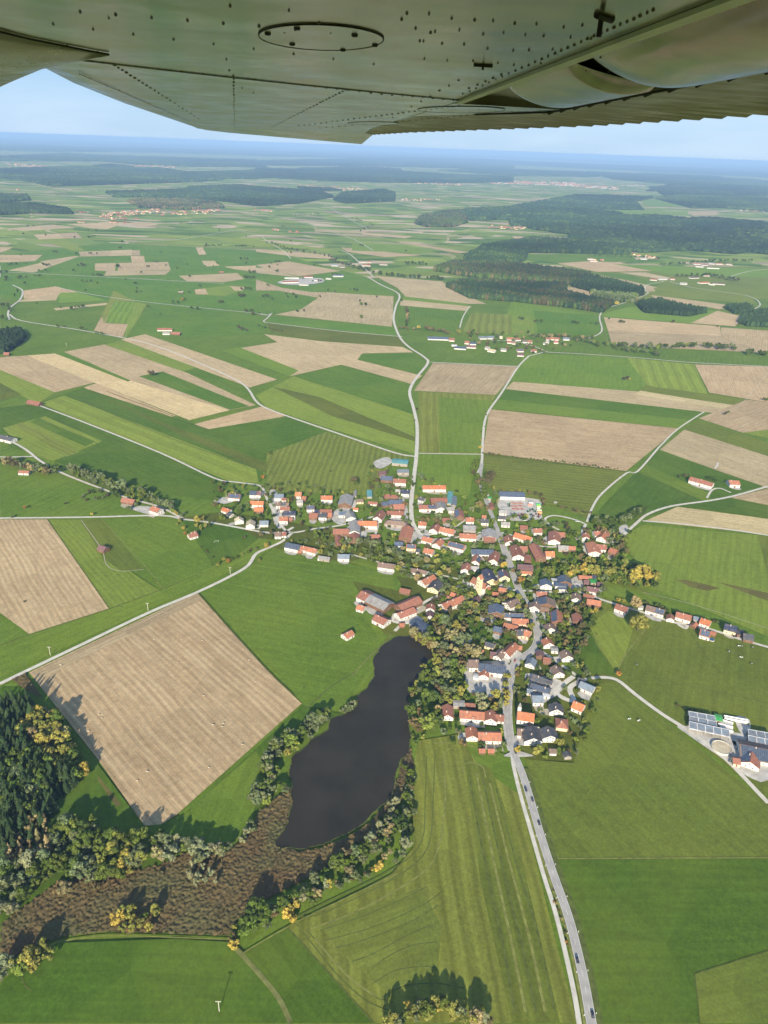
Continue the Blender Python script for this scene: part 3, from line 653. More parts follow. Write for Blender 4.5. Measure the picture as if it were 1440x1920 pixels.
# ---------------------------------------------------------------- buildings
BUILD = []      # (centre, dir, length, width, height, px, py) to keep trees off
ZONES = [("beside the round slurry tank at right", 1240, 1290, 1440, 1500), ("along the lane leaving to the right", 1128, 1075, 1440, 1262), ("round the turning circle", 985, 1225, 1140, 1345),
  ("near the chapel by the road", 940, 1325, 1140, 1435), ("between pond and main road", 818, 1232, 960, 1440), ("on the pond's right bank", 740, 1185, 860, 1400), ("on the pond's left bank", 470, 1290, 700, 1520),
  ("at the bottom edge", 560, 1800, 1000, 1925), ("below the pond's right side", 560, 1420, 800, 1720), ("along the lower reed edge", 330, 1640, 620, 1800), ("in the reeds at lower left", 0, 1640, 330, 1900),
  ("at the top of the reeds", 180, 1500, 520, 1660), ("in the wood at lower left", 0, 1290, 200, 1720), ("at the farm above the pond", 640, 1095, 812, 1215), ("around the village church", 808, 1060, 960, 1165),
  ("left of the southern main road", 860, 1120, 998, 1250), ("right of the southern main road", 980, 1095, 1075, 1290), ("east of the church", 950, 1060, 1240, 1125), ("at the village's upper right", 1030, 970, 1250, 1100),
  ("around the machinery yard", 900, 905, 1040, 1000), ("along the stream below the village", 500, 1010, 850, 1100), ("right of the northern road", 785, 895, 905, 990), ("on the northern road's left", 690, 860, 785, 985), ("in the village centre", 690, 960, 905, 1065),
  ("along the central main road", 895, 960, 1035, 1110), ("in the left half of the village", 530, 900, 720, 1010), ("at the village's left end", 390, 900, 545, 1020), ("around the football meadow", 320, 960, 520, 1100),
  ("by the left-hand farm lane", 0, 840, 400, 1000), ("by the two-building farm at right", 1240, 860, 1440, 960), ("by the hamlet beyond the fields", 745, 560, 1110, 700), ("in the hedge right of the hamlet", 1100, 630, 1440, 700),
  ("in the fields at upper left", 0, 400, 500, 860), ("by the farm on the skyline road", 500, 480, 745, 560), ("among the upper right hamlets", 1000, 470, 1440, 560), ("beside the fields at right", 880, 560, 1440, 960), ("in the middle fields", 480, 560, 900, 900), ("in the left fields", 0, 980, 480, 1300), ("by the main road at bottom", 940, 1400, 1130, 1920)]
def zone(px, py):
    for ph, x0, y0, x1, y1 in ZONES:
        if x0 <= px <= x1 and y0 <= py <= y1: return ph
    return "far off beyond the fields"
LABELQ = {}     # (label head) -> list of (px, object)
def queue_label(o, head, cat, group, px):
    o['category'] = cat
    if group: o['group'] = group
    LABELQ.setdefault(head, []).append((px, o))
def ordinal(k): return '%d%s' % (k, 'th' if 10 <= k % 100 <= 20 else {1: 'st', 2: 'nd', 3: 'rd'}.get(k % 10, 'th'))
def flush_labels():
    for head, L in LABELQ.items():
        L.sort(key=lambda t: t[0]); n = len(L)
        for i, (_, o) in enumerate(L):
            if n == 1: o['label'] = head
            elif i == 0: o['label'] = head+', leftmost such'
            elif i == n-1: o['label'] = head+', rightmost such'
            else: o['label'] = head+', '+ordinal(i+1)+' from left'

WM = {}
def window_mesh(kind):
    if kind in WM: return WM[kind]
    mb = MB()
    if kind == 'window':
        mb.box(-.62, .62, -.05, .04, -.72, .72); mb.mi = 1; mb.box(-.5, -.04, -.09, -.0, -.6, .6); mb.box(.04, .5, -.09, 0, -.6, .6)
        WM[kind] = mb.mesh('window', [M['frame'], M['pane']])
    else:
        mb.box(-1.5, 1.5, -.06, .04, -1.3, 1.3); mb.mi = 1; mb.box(-1.35, 1.35, -.1, 0, -1.3, 1.15)
        WM[kind] = mb.mesh('door', [M['frame'], M['Wn']])
    return WM[kind]
hrng = random.Random(3)
def building(p1, p2, wid, rc='o', wc='w', name=None, label=None, cat=None, extra='', eave=None, pitch=None, chim=None, near=None):
    solar = rc.endswith('s') and len(rc) > 1; rc0 = rc[0]; hip = 'h' in extra
    if eave is None: eave = min(max(.30*wid+.7, 2.3), 4.9)
    if p1[1] < 800: eave = min(eave, 3.0)
    if pitch is None: pitch = (.62 if wid < 13 else .5) if wid < 16 else .38
    if rc0 in 'tWG' or 'f' in extra: pitch = .12
    rise = wid/2*pitch; zr = eave+rise
    A = at(*p1, zr); B = at(*p2, zr); d = B-A; L = max(d.length, 5.0); d.normalize(); c = (A+B)/2; c.z = 0
    if hip: L += wid*.45
    a = math.atan2(d.y, d.x); px, py = pix(Vector((c.x, c.y, zr/2)))
    big = wid >= 13 or L > 24
    if name is None:
        name = ('greenhouse' if rc0 == 't' else 'shed' if wid <= 7.6 else 'barn' if wc in 'ng' else 'farmhouse' if big and wc == 'w' else 'house')
    z0 = Z_ROAD-.05
    root = empty(name, (c.x, c.y, z0), a)
    BUILD.append((c.x, c.y, a, L/2, wid/2, zr))
    W = wid/2; H2 = L/2; ov = .55 if wid > 8 else .35
    mb = MB()
    mb.add([(-H2, -W, -.1), (H2, -W, -.1), (H2, W, -.1), (-H2, W, -.1), (-H2, -W, eave), (H2, -W, eave), (H2, W, eave), (-H2, W, eave)] + ([] if hip else [(-H2, 0, zr-.05), (H2, 0, zr-.05)]),
           [(0, 1, 5, 4), (2, 3, 7, 6), (3, 2, 1, 0)]+([(1, 2, 6, 5), (3, 0, 4, 7), (4, 5, 6, 7)] if hip else [(1, 2, 6, 9, 5), (3, 0, 4, 8, 7)]))
    mb.build('wall', M['W'+wc], root)
    rb = MB(); t = .28; sl = math.sqrt(1+pitch*pitch); E = W+ov; ze = eave-ov*pitch+.12; X = H2+ov; zt = zr+.12
    if hip:
        hx = max(H2-W*.9, .3)
        vs = [(-X, -E, ze), (X, -E, ze), (X, E, ze), (-X, E, ze), (-hx, 0, zt+t), (hx, 0, zt+t)]
        rb.add(vs, [(0, 1, 5, 4), (1, 2, 5), (2, 3, 4, 5), (3, 0, 4), (3, 2, 1, 0)])
    else:
        rb.loft([[(x, -E, ze-t), (x, 0, zt-t), (x, E, ze-t), (x, E, ze), (x, 0, zt), (x, -E, ze)] for x in (-X, X)])
    roof = rb.build('roof', M['R'+rc0], root)
    depthm = depth(Vector((c.x, c.y, 4)))
    nearb = depthm < 1350
    # which sides face the viewer
    toC = (CAM-Vector((c.x, c.y, 4))); ly = Vector((-math.sin(a), math.cos(a), 0)); lx = Vector((math.cos(a), math.sin(a), 0))
    sy = 1 if toC.dot(ly) > 0 else -1; sx = 1 if toC.dot(lx) > 0 else -1
    if solar:
        # panel field laid on the roof slope that faces the photographer
        e = MB(); y0, y1 = .6, E-.7
        def zz(y): return zt-(y)*pitch+.1
        xs = (-X+1.2, X-1.2) if 'R' not in extra else (0.4, X-.8)
        vs = [(x, sy*y, zz(y)+h) for h in (0, .1) for x in xs for y in (y0, y1)]
        e.add(vs, [(0, 1, 3, 2), (4, 6, 7, 5), (0, 2, 6, 4), (1, 5, 7, 3), (0, 4, 5, 1), (2, 3, 7, 6)])
        e.build('solar_panel', M['Rs'], roof)
    if chim if chim is not None else (wc in 'wyk' and wid >= 9 and nearb and rc0 in 'orObpnd'):
        e = MB(); x = hrng.uniform(-.3, .3)*L; e.box(x-.4, x+.4, sy*1.2-.4, sy*1.2+.4, zr-1.4, zr+1.3); e.build('chimney', M['chimney'], roof)
    if nearb and (wc in 'wyk') and eave > 2.6 and 'x' not in extra:
        fl = [1.5] if eave < 4.3 else [1.4, 4.1]
        wm = window_mesh('window')
        nlong = max(1, min(5, int(L/4)))
        for z in fl:
            for k in range(nlong):
                if z == fl[0] and k == nlong//2: continue
                o = link('window', wm, root); o.location = ((k+.5)*L/nlong-H2, sy*(W+.01), z); o.rotation_euler = (0, 0, 0 if sy < 0 else math.pi)
        if not hip:
            for z in fl+([eave+rise*.32] if rise > 2.2 else []):
                ng = 2 if z < eave else 1
                for k in range(ng):
                    o = link('window', wm, root); o.location = (sx*(H2+.01), (k+.5)*wid*.7/ng-wid*.35, z); o.rotation_euler = (0, 0, math.pi/2 if sx > 0 else -math.pi/2)
        o = link('door', window_mesh('door'), root); o.location = ((nlong//2+.5)*L/nlong-H2, sy*(W+.012), 1.3); o.scale = (.45 if wid < 13 else 1, 1, .85 if wid < 13 else 1); o.rotation_euler = (0, 0, 0 if sy < 0 else math.pi)
    elif nearb and wc in 'ng' and wid >= 8:
        o = link('door', window_mesh('door'), root)
        if abs(toC.normalized().dot(lx)) > .45 and wid > 11: o.location = (sx*(H2+.01), 0, 1.6); o.rotation_euler = (0, 0, math.pi/2 if sx > 0 else -math.pi/2); o.scale = (1.3, 1, 1.2)
        else: o.location = (0, sy*(W+.01), 1.35); o.rotation_euler = (0, 0, 0 if sy < 0 else math.pi)
    if 860 < py < 1430 and wid >= 9 and len(BUILD) % 5 < 3:
        # the paved or gravelled yard in front of the building
        g_ = hrng.uniform(5, 9); q_ = [(-H2*.9, sy*(W-.5)), (H2*1.05, sy*(W-.5)), (H2*hrng.uniform(.8, 1.2), sy*(W+g_)), (H2*.1, sy*(W+g_*1.15)), (-H2*hrng.uniform(.5, 1), sy*(W+g_*.7))]
        ym = bpy.data.meshes.new('yard'); ym.from_pydata([(u*math.cos(a)-v*math.sin(a), u*math.sin(a)+v*math.cos(a), 0) for u, v in q_], [], [(0, 1, 2, 3, 4)]); ym.update()
        if ym.polygons[0].normal.z < 0: ym.flip_normals()
        LAYER[0] += .0007; yo = link('yard', ym, None, M['yard'] if hrng.random() < .7 else M['track']); yo.location = (c.x, c.y, Z_ROAD-.04+.0002*(len(BUILD) % 90)); tag(yo, kind='structure')
    if label: tag(root, label, cat or name.replace('_', ' '), 'buildings of the village')
    else:
        wn = {'w': 'white', 'n': 'brown', 'y': 'cream', 'k': 'peach', 'g': 'grey'}[wc]
        lname = {'farmhouse': 'farmhouse', 'house': 'house', 'barn': 'barn', 'shed': 'outbuilding', 'greenhouse': 'greenhouse'}.get(name, name.replace('_', ' '))
        head = '%s %s with %s roof%s %s' % (wn, lname, RNAME[rc0], ' and panels' if solar else '', zone(px, py))
        queue_label(root, head, lname, 'buildings of the village', px)
    return root
HB = {}
HB['600 860 4'] = '''8 283 92 283 11 o w;205 268 185 335 18 g n;265 240 262 280 4 g g;275 310 325 310 8 b y;370 240 372 290 7 t g;362 325 432 330 7 r w;215 392 235 440 13 g w;140 402 210 402 10 ls w
0 390 88 390 12 r n;0 412 50 412 10 gs w;262 462 257 545 14 g w;285 472 425 474 14 O w;100 532 215 532 12 r n;258 558 262 600 13 r n;135 582 135 640 7 r n;252 372 288 376 6 O w;372 575 450 575 8 r n
465 390 430 440 12 r w;460 332 510 325 10 s n;518 314 610 314 13 s n;548 348 630 345 12 r n;505 396 625 400 11 r w;488 275 525 272 8 r n h;530 278 580 280 8 r n h;612 236 670 240 12 n w;550 155 645 160 12 r w
440 100 492 98 10 p n;460 132 545 138 14 s n;545 15 660 25 18 t g;580 85 665 85 10 l g;568 235 602 238 8 g w;770 205 940 205 13 O w;830 300 950 298 13 r n;905 325 910 370 14 g w;950 368 1005 368 10 g w
742 352 872 352 13 rs w R;745 290 785 300 9 d w;978 250 972 340 7 t g;1008 282 1003 350 7 l g;1040 380 1050 430 12 rs n;918 450 972 450 9 r n;740 476 797 480 10 o w;880 490 850 530 11 r w;905 515 1010 540 12 o w
660 505 635 590 15 o n;500 467 640 480 10 b g h;1095 446 1152 448 11 o w;1075 505 1165 510 17 g g;1048 565 1170 572 13 o w;1208 458 1262 460 10 d w;1215 428 1247 430 8 o w;1270 527 1272 585 18 g g;1228 590 1310 592 10 r n
775 586 848 605 11 o w;905 603 870 640 11 o w;560 628 620 630 10 s w;650 646 718 650 10 rs y;725 680 750 682 8 d w;785 675 852 690 11 o w;968 624 1088 655 12 os w;1138 685 1300 690 13 s w;1315 697 1300 760 12 r w
1180 727 1165 770 10 os w;1105 785 1090 830 11 r w;1132 812 1190 815 8 g w;135 722 220 725 10 l w;440 782 565 800 11 b w;685 827 750 835 9 b w;757 838 800 850 8 b w;0 735 75 745 7 g g;1343 390 1395 392 9 g w;1335 435 1395 440 8 d w;1360 478 1422 482 9 g w'''
HB['880 860 4'] = '''228 252 412 258 18 s w x;142 293 163 296 6 G g;165 332 170 365 7 r n;383 503 438 510 9 r n;478 530 540 528 11 r w;345 558 465 595 12 O w;640 543 640 610 15 r w;660 555 718 560 11 r n;290 578 305 620 11 r w
668 655 740 660 10 g g;737 660 795 664 8 o n;345 650 370 725 14 r w;380 660 435 665 11 r n;438 722 440 765 8 r n;485 640 540 738 13 r n;572 700 635 702 12 O w;875 558 878 590 9 o w;935 550 995 548 11 r w
1025 537 990 590 12 o w;920 628 945 700 16 o w;955 645 1028 655 12 r w;1060 672 1110 690 13 o n;362 797 475 805 13 p n;372 848 470 852 6 o y'''
HB['640 1020 4.8'] = '''722 333 830 283 12 o w;870 328 822 395 13 d y;532 402 622 420 8 r n;185 428 255 462 19 r w;258 463 430 545 19 g n;150 552 210 570 9 o w;310 640 415 690 13 r w;510 557 695 478 14 r n;505 630 650 575 11 r w;525 722 562 718 6 o n
650 692 790 775 13 s g f;22 820 90 783 9 o w;805 538 800 580 9 r w;800 612 798 650 8 p w;970 520 1085 470 12 o w;905 547 965 520 12 o w;940 470 965 475 6 r n;990 440 1030 455 8 o n;1225 475 1210 510 8 p n'''
HB['900 1040 4.8'] = '''205 138 225 195 12 ps y;60 132 110 225 14 n y;170 303 240 312 7 o n;110 342 168 350 7 o n;590 220 600 270 13 s w;645 232 720 235 8 W w f;670 262 785 268 11 s w f;702 300 785 303 7 s w f;755 187 770 240 15 s n;887 192 1005 200 7 o n
1012 190 1045 195 7 n g;935 235 980 240 8 p n;990 238 1048 240 9 G g f;1055 255 1100 258 9 p n;965 290 1068 310 10 p w;865 348 868 395 11 b w;932 358 1025 375 8 r w;965 405 1088 425 10 o n;1230 447 1332 485 11 r w;870 530 885 600 10 r n
510 340 598 345 9 r w;600 385 605 446 19 bs n;500 428 490 470 12 b w;540 478 620 485 6 b n;690 502 700 600 12 os n;625 622 640 665 11 b w;600 753 625 800 11 o w;638 848 698 852 8 g w f;240 440 330 402 13 b w;148 447 150 520 16 s n
215 532 395 538 9 bs w;290 582 432 588 10 o k;218 618 342 650 8 o n;130 650 205 668 9 s n;330 685 395 680 11 d k;400 682 455 700 11 o k'''
HB['800 1180 4.235'] = '''470 105 540 125 8 d y;418 168 448 172 5 o n;700 112 625 185 10 o w;600 165 560 215 9 b w;722 135 753 140 6 o n;505 185 555 190 8 p n;335 250 410 252 14 b w;418 277 628 302 14 s w;462 318 455 365 9 o w;378 372 410 378 6 W w f
165 600 168 685 10 r w;212 590 300 595 8 g g f;305 593 385 598 6 r n;265 652 455 668 11 o w;365 660 368 705 8 o w;512 648 510 715 11 r w;535 682 612 690 9 r w;355 777 365 850 10 o w;410 826 588 832 11 o w;418 957 460 957 5 o n;487 957 535 959 5 o n
722 797 790 803 9 b w;825 775 850 870 15 d w;845 783 890 786 6 y w;960 778 985 850 13 d w;1075 710 1078 755 10 r y h;1170 577 1250 610 11 O w;1025 585 1035 640 12 d w;840 533 922 535 11 l w;922 518 975 522 7 W w f
835 435 985 480 9 ds w;845 362 950 402 10 d w;952 404 1000 420 7 d w;800 478 840 485 7 l w;1225 420 1330 465 10 l w;1205 392 1240 400 7 d w;1025 290 1055 345 11 b w;1100 168 1125 215 12 b w;988 157 1040 160 8 g w f
840 230 820 275 9 l w;900 172 905 210 8 p n;925 228 985 235 8 r n;975 957 1028 960 6 b w;1110 975 1125 1010 6 d g'''
HB['1140 1060 4.8'] = '''350 365 510 410 11 bs w R;280 368 308 372 5 g w;562 443 564 480 8 r w;618 425 752 462 11 r w;770 465 822 475 7 l g;840 480 925 510 11 O w;790 520 765 545 6 o n;835 580 925 605 12 os w;935 600 968 612 6 o n;1055 532 1160 560 12 n y;1150 602 1220 608 9 d n f;1220 618 1308 635 11 d n'''
HB['360 900 5.143'] = '''355 138 465 145 12 rs w;560 110 620 112 12 s w;625 112 672 118 11 p w;565 207 690 212 11 O w;605 270 688 272 10 O n;300 270 365 290 9 O w;350 315 385 330 8 d w;450 358 456 385 11 y w;570 388 560 430 11 y w;655 400 735 400 10 l w
800 140 882 142 12 l w;868 178 912 180 7 r w;812 222 855 222 10 b w;858 222 898 222 9 d w;902 225 935 228 8 b n;852 265 940 265 9 r w;878 308 995 308 11 n w;847 360 925 362 11 o w;937 367 968 368 7 r n;1000 122 1055 125 12 O w
1065 163 1103 168 9 o n;1012 198 1068 198 9 g w;1260 158 1348 160 11 O w;1105 252 1178 250 11 ps w;1182 292 1235 294 8 n w;1240 290 1348 292 10 r n;1140 322 1215 330 12 r n;1225 322 1300 325 12 d w;1308 325 1350 327 9 o n;800 508 860 508 11 b w
865 508 908 508 9 r w;910 608 1040 635 12 s w;1055 642 1130 655 9 o w;1125 655 1205 675 10 o w;1220 737 1330 752 7 g w;0 510 40 500 9 r w;1032 690 1050 692 4 o n'''
HB['0 720 3'] = '''690 643 758 655 10 r n;858 690 900 705 12 o w;0 288 75 305 14 d w;160 92 228 105 12 r n;108 490 165 492 8 r w'''
HB['960 700 3'] = '''1005 585 1132 620 14 r w;1218 605 1275 608 17 o w'''
HB['0 940 3'] = '''562 250 598 262 10 p n;1060 190 1105 178 9 r w'''
HB['0 480 3'] = '''885 408 968 408 14 o w;915 430 955 430 10 g w;965 428 1015 432 12 r n;22 545 52 545 10 r n;1232 88 1258 88 8 r n;1004 200 1030 200 8 g n'''
HB['780 600 4.8'] = '''105 152 290 158 20 s w;298 165 348 168 20 r w;345 243 450 250 22 s w f;440 192 480 195 18 o w;485 200 540 202 14 s w;455 228 540 232 15 p w;570 150 632 150 15 l w;642 148 700 150 15 l w;752 148 775 148 10 y w
815 160 880 162 15 o w;890 165 938 165 14 r w;820 188 860 190 12 r w;865 195 900 198 12 b w;960 182 1000 184 14 b w;1005 186 1045 188 14 r w;625 240 665 245 12 g w;652 262 715 272 12 y w;765 258 815 262 13 g w;910 265 965 265 12 os w
910 302 970 305 12 p w;1035 267 1083 268 13 r w;1170 160 1205 162 12 r w;1210 158 1245 160 12 o w;1250 160 1290 162 12 r w;1170 185 1200 188 12 g w;1240 190 1280 192 11 r w;1322 160 1378 162 14 l w;1145 205 1170 207 8 g w;320 225 368 227 9 W w f'''
HB['480 480 3'] = '''148 142 238 140 18 r w;252 112 318 112 20 r w;244 155 296 157 16 g w;330 130 375 132 14 g w;432 108 490 108 18 l w;395 125 425 127 14 W w f;160 122 240 122 10 W w f;600 48 645 50 14 r w;582 28 620 28 14 b w;630 30 650 32 12 o w;695 42 740 44 12 b w;425 48 465 50 14 l w;510 38 545 40 12 b w;470 62 500 63 10 g n'''
HB['960 480 3'] = '''775 128 815 130 14 r w;822 126 870 126 12 g w;888 125 915 126 12 r w;945 150 985 152 12 g w;1050 148 1105 146 16 O w;1130 150 1198 155 16 p w;1105 158 1140 160 12 y w f;1020 40 1060 42 13 r w;1065 45 1100 46 12 p w;1105 38 1140 40 12 g w;1145 40 1185 42 13 r w;1030 58 1075 60 14 W w f;1095 66 1165 70 10 W w f;425 15 460 17 10 g w;440 25 480 26 10 r w;722 12 760 14 12 g w;740 3 770 4 10 r w;1205 42 1240 45 12 b w;1000 120 1050 118 10 p w;1070 105 1110 106 12 r w'''
for key, s in HB.items():
    ox, oy, k = map(float, key.split())
    for it in s.replace('\n', ';').split(';'):
        q = it.split(); v = list(map(float, q[:5]))
        building((ox+v[0]/k, oy+v[1]/k), (ox+v[2]/k, oy+v[3]/k), v[4], q[5], q[6], extra=''.join(q[7:]))

# the village church: nave, choir and saddle-roofed tower
def church():
    zr = 11.5; A = at(640+1190/4.8, 1020+303/4.8, zr); B = at(640+1320/4.8, 1020+375/4.8, zr)
    d = (B-A); L = d.length; a = math.atan2(d.y, d.x); c = (A+B)/2; root = empty('church', (c.x, c.y, Z_ROAD), a); BUILD.append((c.x, c.y, a, L/2, 6, 12))
    w_ = MB(); W = 5.2; w_.add([(x, y, z) for x in (-L/2, L/2) for y, z in ((-W, -.1), (W, -.1), (W, 7.2), (0, 11.3), (-W, 7.2))], [(0, 1, 2, 3, 4), (9, 8, 7, 6, 5), (0, 5, 6, 1), (1, 6, 7, 2), (4, 9, 5, 0)])
    w_.build('wall', M['Ww'], root)
    r = MB(); r.loft([[(x, -W-.5, 6.6), (x, 0, 11.2), (x, W+.5, 6.6), (x, W+.5, 6.9), (x, 0, 11.6), (x, -W-.5, 6.9)] for x in (-L/2-.3, L/2-2)]); r.build('roof', M['Ro'], root)
    ch = MB(); n = 10
    rg = lambda R, z: [(L/2-1+R*math.cos(t*2*math.pi/n), R*math.sin(t*2*math.pi/n), z) for t in range(n)]
    ch.loft([rg(4.3, 0), rg(4.3, 6.4)]); ch.build('choir', M['Ww'], root)
    cr = MB(); cr.loft([rg(4.9, 6.3), rg(4.7, 6.7), rg(.3, 9.7)]); cr.build('choir_roof', M['Ro'], root)
    tx, ty = L*.20, -W-2.0
    t = MB(); t.box(tx-2.5, tx+2.5, ty-2.5, ty+2.5, -.1, 20)
    t.add([(tx-2.5, ty-2.5, 20), (tx+2.5, ty-2.5, 20), (tx+2.5, ty+2.5, 20), (tx-2.5, ty+2.5, 20), (tx, ty-2.5, 23.6), (tx, ty+2.5, 23.6)], [(0, 1, 4), (2, 3, 5), (1, 2, 5, 4), (3, 0, 4, 5)])
    tw = t.build('tower', M['Wy'], root)
    tr = MB(); tr.loft([[(tx-2.9, y, 19.6), (tx, y, 23.8), (tx+2.9, y, 19.6), (tx+2.9, y, 19.9), (tx, y, 24.2), (tx-2.9, y, 19.9)] for y in (ty-2.7, ty+2.7)]); tr.build('tower_roof', M['Ro'], tw)
    for z in (9, 13, 17):
        for dx in (-.9, .9): o = link('window', window_mesh('window'), tw); o.location = (tx+dx, ty-2.51, z); o.scale = (.8, 1, 1.1)
    for k in range(4): o = link('window', window_mesh('window'), root); o.location = (-L/2+3+k*3.6, -W-.01, 4.2); o.scale = (.9, 1, 1.9)
    tag(root, 'village church with slim cream tower and small saddle roof', 'church')
    # churchyard graves
    for k in range(26):
        px = 640+(1150+(k % 7)*13+hrng.uniform(-3, 3))/4.8; py = 1020+(415+(k//7)*15+hrng.uniform(-2, 2))/4.8; P = at(px, py)
        g = MB(); g.box(-.4, .4, -.12, .12, 0, 1.1); g.add([(-.4, -.12, 1.1), (.4, -.12, 1.1), (.4, .12, 1.1), (-.4, .12, 1.1), (0, -.12, 1.4), (0, .12, 1.4)], [(0, 1, 4), (2, 3, 5), (1, 2, 5, 4), (3, 0, 4, 5)]); g.box(-.45, .45, -2, -.2, 0, .12)
        o = g.build('gravestone', M['dark'] if k % 3 else M['cream']); o.location = (P.x, P.y, Z_ROAD); o.rotation_euler = (0, 0, .3)
        queue_label(o, ('dark' if k % 3 else 'pale')+' gravestone in the churchyard left of the church tower', 'gravestone', 'graves of the churchyard', px)
yard('855,1108 868,1098 885,1103 900,1112 905,1120 890,1125 872,1122')
church()
def chapel():
    zr = 10.5; A = at(800+722/4.235, 1180+660/4.235, zr); B = at(800+855/4.235, 1180+680/4.235, zr)
    d = B-A; L = d.length; a = math.atan2(d.y, d.x); c = (A+B)/2; root = empty('chapel', (c.x, c.y, Z_ROAD), a); BUILD.append((c.x, c.y, a, L/2, 6, 12)); W = 5.4
    w_ = MB(); w_.add([(x, y, z) for x in (-L/2, L/2) for y, z in ((-W, -.1), (W, -.1), (W, 6.4), (0, 10.4), (-W, 6.4))], [(0, 1, 2, 3, 4), (9, 8, 7, 6, 5), (0, 5, 6, 1), (1, 6, 7, 2), (4, 9, 5, 0)]); w_.build('wall', M['Ww'], root)
    r = MB(); r.loft([[(x, -W-.5, 5.8), (x, 0, 10.3), (x, W+.5, 5.8), (x, W+.5, 6.1), (x, 0, 10.7), (x, -W-.5, 6.1)] for x in (-L/2-.3, L/2+.3)]); r.build('roof', M['RO'], root)
    t = MB(); t.box(-L/2-.2, -L/2+2.8, 1.0, 4.0, -.1, 14.5); tw = t.build('bell_turret', M['Ww'], root)
    s = MB(); s.loft([[(-L/2+1.3+sx*q, 2.5+sy*q, z) for sx, sy in ((-1, -1), (1, -1), (1, 1), (-1, 1))] for q, z in ((1.7, 14.4), (1.2, 15.4), (.1, 18.5))]); s.build('turret_roof', M['Rg'], tw)
    for k in range(4): o = link('window', window_mesh('window'), root); o.location = (-L/2+3+k*3.4, -W-.01, 3.4); o.scale = (1, 1, 1.9)
    po = MB(); po.box(L/2-4.5, L/2-1.5, -W-2.2, -W, 0, 3); po.loft([[(L/2-3-2, y, 2.9), (L/2-3, y, 4.4), (L/2-3+2, y, 2.9), (L/2-3, y, 4.1)] for y in (-W-2.5, -W+.3)]); po.build('porch', M['Rr'], root)
    tag(root, 'white chapel with bright orange roof and grey-capped bell turret', 'chapel')
chapel()

# dairy farm at the right edge
G_ = lambda X, Y: (1240+X/7.2, 1290+Y/7.2)
def long_barn(rows, label, name='dairy_barn'):
    P0 = at(*G_(*rows[0][0]), 4.5); root = empty(name, (P0.x, P0.y, Z_ROAD)); X0 = Vector((P0.x, P0.y, 0))
    for (a, b, wid, z) in rows:
        A = at(*G_(*a), z)-X0; B = at(*G_(*b), z)-X0; d = (B-A); L = d.length; d.normalize(); s = Vector((-d.y, d.x, 0))
        if s.y > 0: s = -s
        mb = MB(); q = [A, B, B+s*wid, A+s*wid]; dz = (0, 0, -1.5, -1.5)
        top = [(v.x, v.y, z+h) for v, h in zip(q, dz)]; bot = [(x, y, zz-.25) for x, y, zz in top]
        mb.add(top+bot, [(0, 1, 2, 3), (7, 6, 5, 4), (0, 4, 5, 1), (1, 5, 6, 2), (2, 6, 7, 3), (3, 7, 4, 0)]); rf = mb.build('roof', M['RW'], root)
        e = MB(); n = max(3, int(L/6.5))
        for k in range(n):
            u0, u1 = (k+.05)*L/n, (k+.95)*L/n
            vs = [A+d*u0+s*.9, A+d*u1+s*.9, A+d*u1+s*(wid-.9), A+d*u0+s*(wid-.9)]
            zz = [z+.06-1.5*.9/wid, z+.06-1.5*.9/wid, z+.06-1.5*(wid-.9)/wid, z+.06-1.5*(wid-.9)/wid]
            e.add([(v.x, v.y, h) for v, h in zip(vs, zz)], [(0, 1, 2, 3)])
        e.build('roof_panels', M['Rl'], rf)
        po = MB(); n = max(3, int(L/6))
        for k in range(n+1):
            for o_ in (.3, wid-.3):
                v = A+d*(k*L/n)+s*o_; po.box(v.x-.15, v.x+.15, v.y-.15, v.y+.15, 0, z-.3-1.5*o_/wid)
        po.build('posts', M['frame'], root)
        wl = MB(); v0, v1 = A+s*.2, B+s*.2; wl.add([(v0.x, v0.y, 0), (v1.x, v1.y, 0), (v1.x, v1.y, z-.4), (v0.x, v0.y, z-.4)], [(0, 1, 2, 3)])
        t = s*-.15; wl.add([(v0.x+t.x, v0.y+t.y, 0), (v1.x+t.x, v1.y+t.y, 0), (v1.x+t.x, v1.y+t.y, z-.4), (v0.x+t.x, v0.y+t.y, z-.4)], [(3, 2, 1, 0)]); wl.build('wall', M['Ww'], root)
    c = P0; BUILD.append((c.x+20, c.y-8, -.2, 30, 14, 5))
    tag(root, label, 'barn', 'buildings of the dairy farm')
long_barn([((362, 322), (720, 385), 8.5, 5.6), ((375, 385), (745, 465), 8, 5.2), ((372, 460), (915, 575), 8.5, 5.6)], 'long open cattle barn of three striped roof bays at right')
long_barn([((1160, 565), (1500, 625), 8.5, 5.6), ((1165, 645), (1500, 715), 8.5, 5.2)], 'open cattle barn with two roof bays cut by right edge')
def gq(a, b, wid, rc, wc, ex='', **k): building(G_(*a), G_(*b), wid, rc, wc, extra=ex, **k)
gq((1060, 770), (1500, 860), 22, 'bs', 'w', eave=4, label='large farm building with blue solar roof at right edge', name='farm_building')
gq((1215, 880), (1200, 1010), 15, 'rs', 'w', eave=3.6, label='gabled wing with solar panels before the large right farm building', name='farm_building')
gq((965, 955), (1060, 970), 8, 'r', 'y', label='small red-roofed house beside the big solar farm roof', name='house')
gq((728, 400), (818, 418), 8, 'G', 'g', 'f', label='small bright green roofed shed beside the striped cattle barn', name='shed')
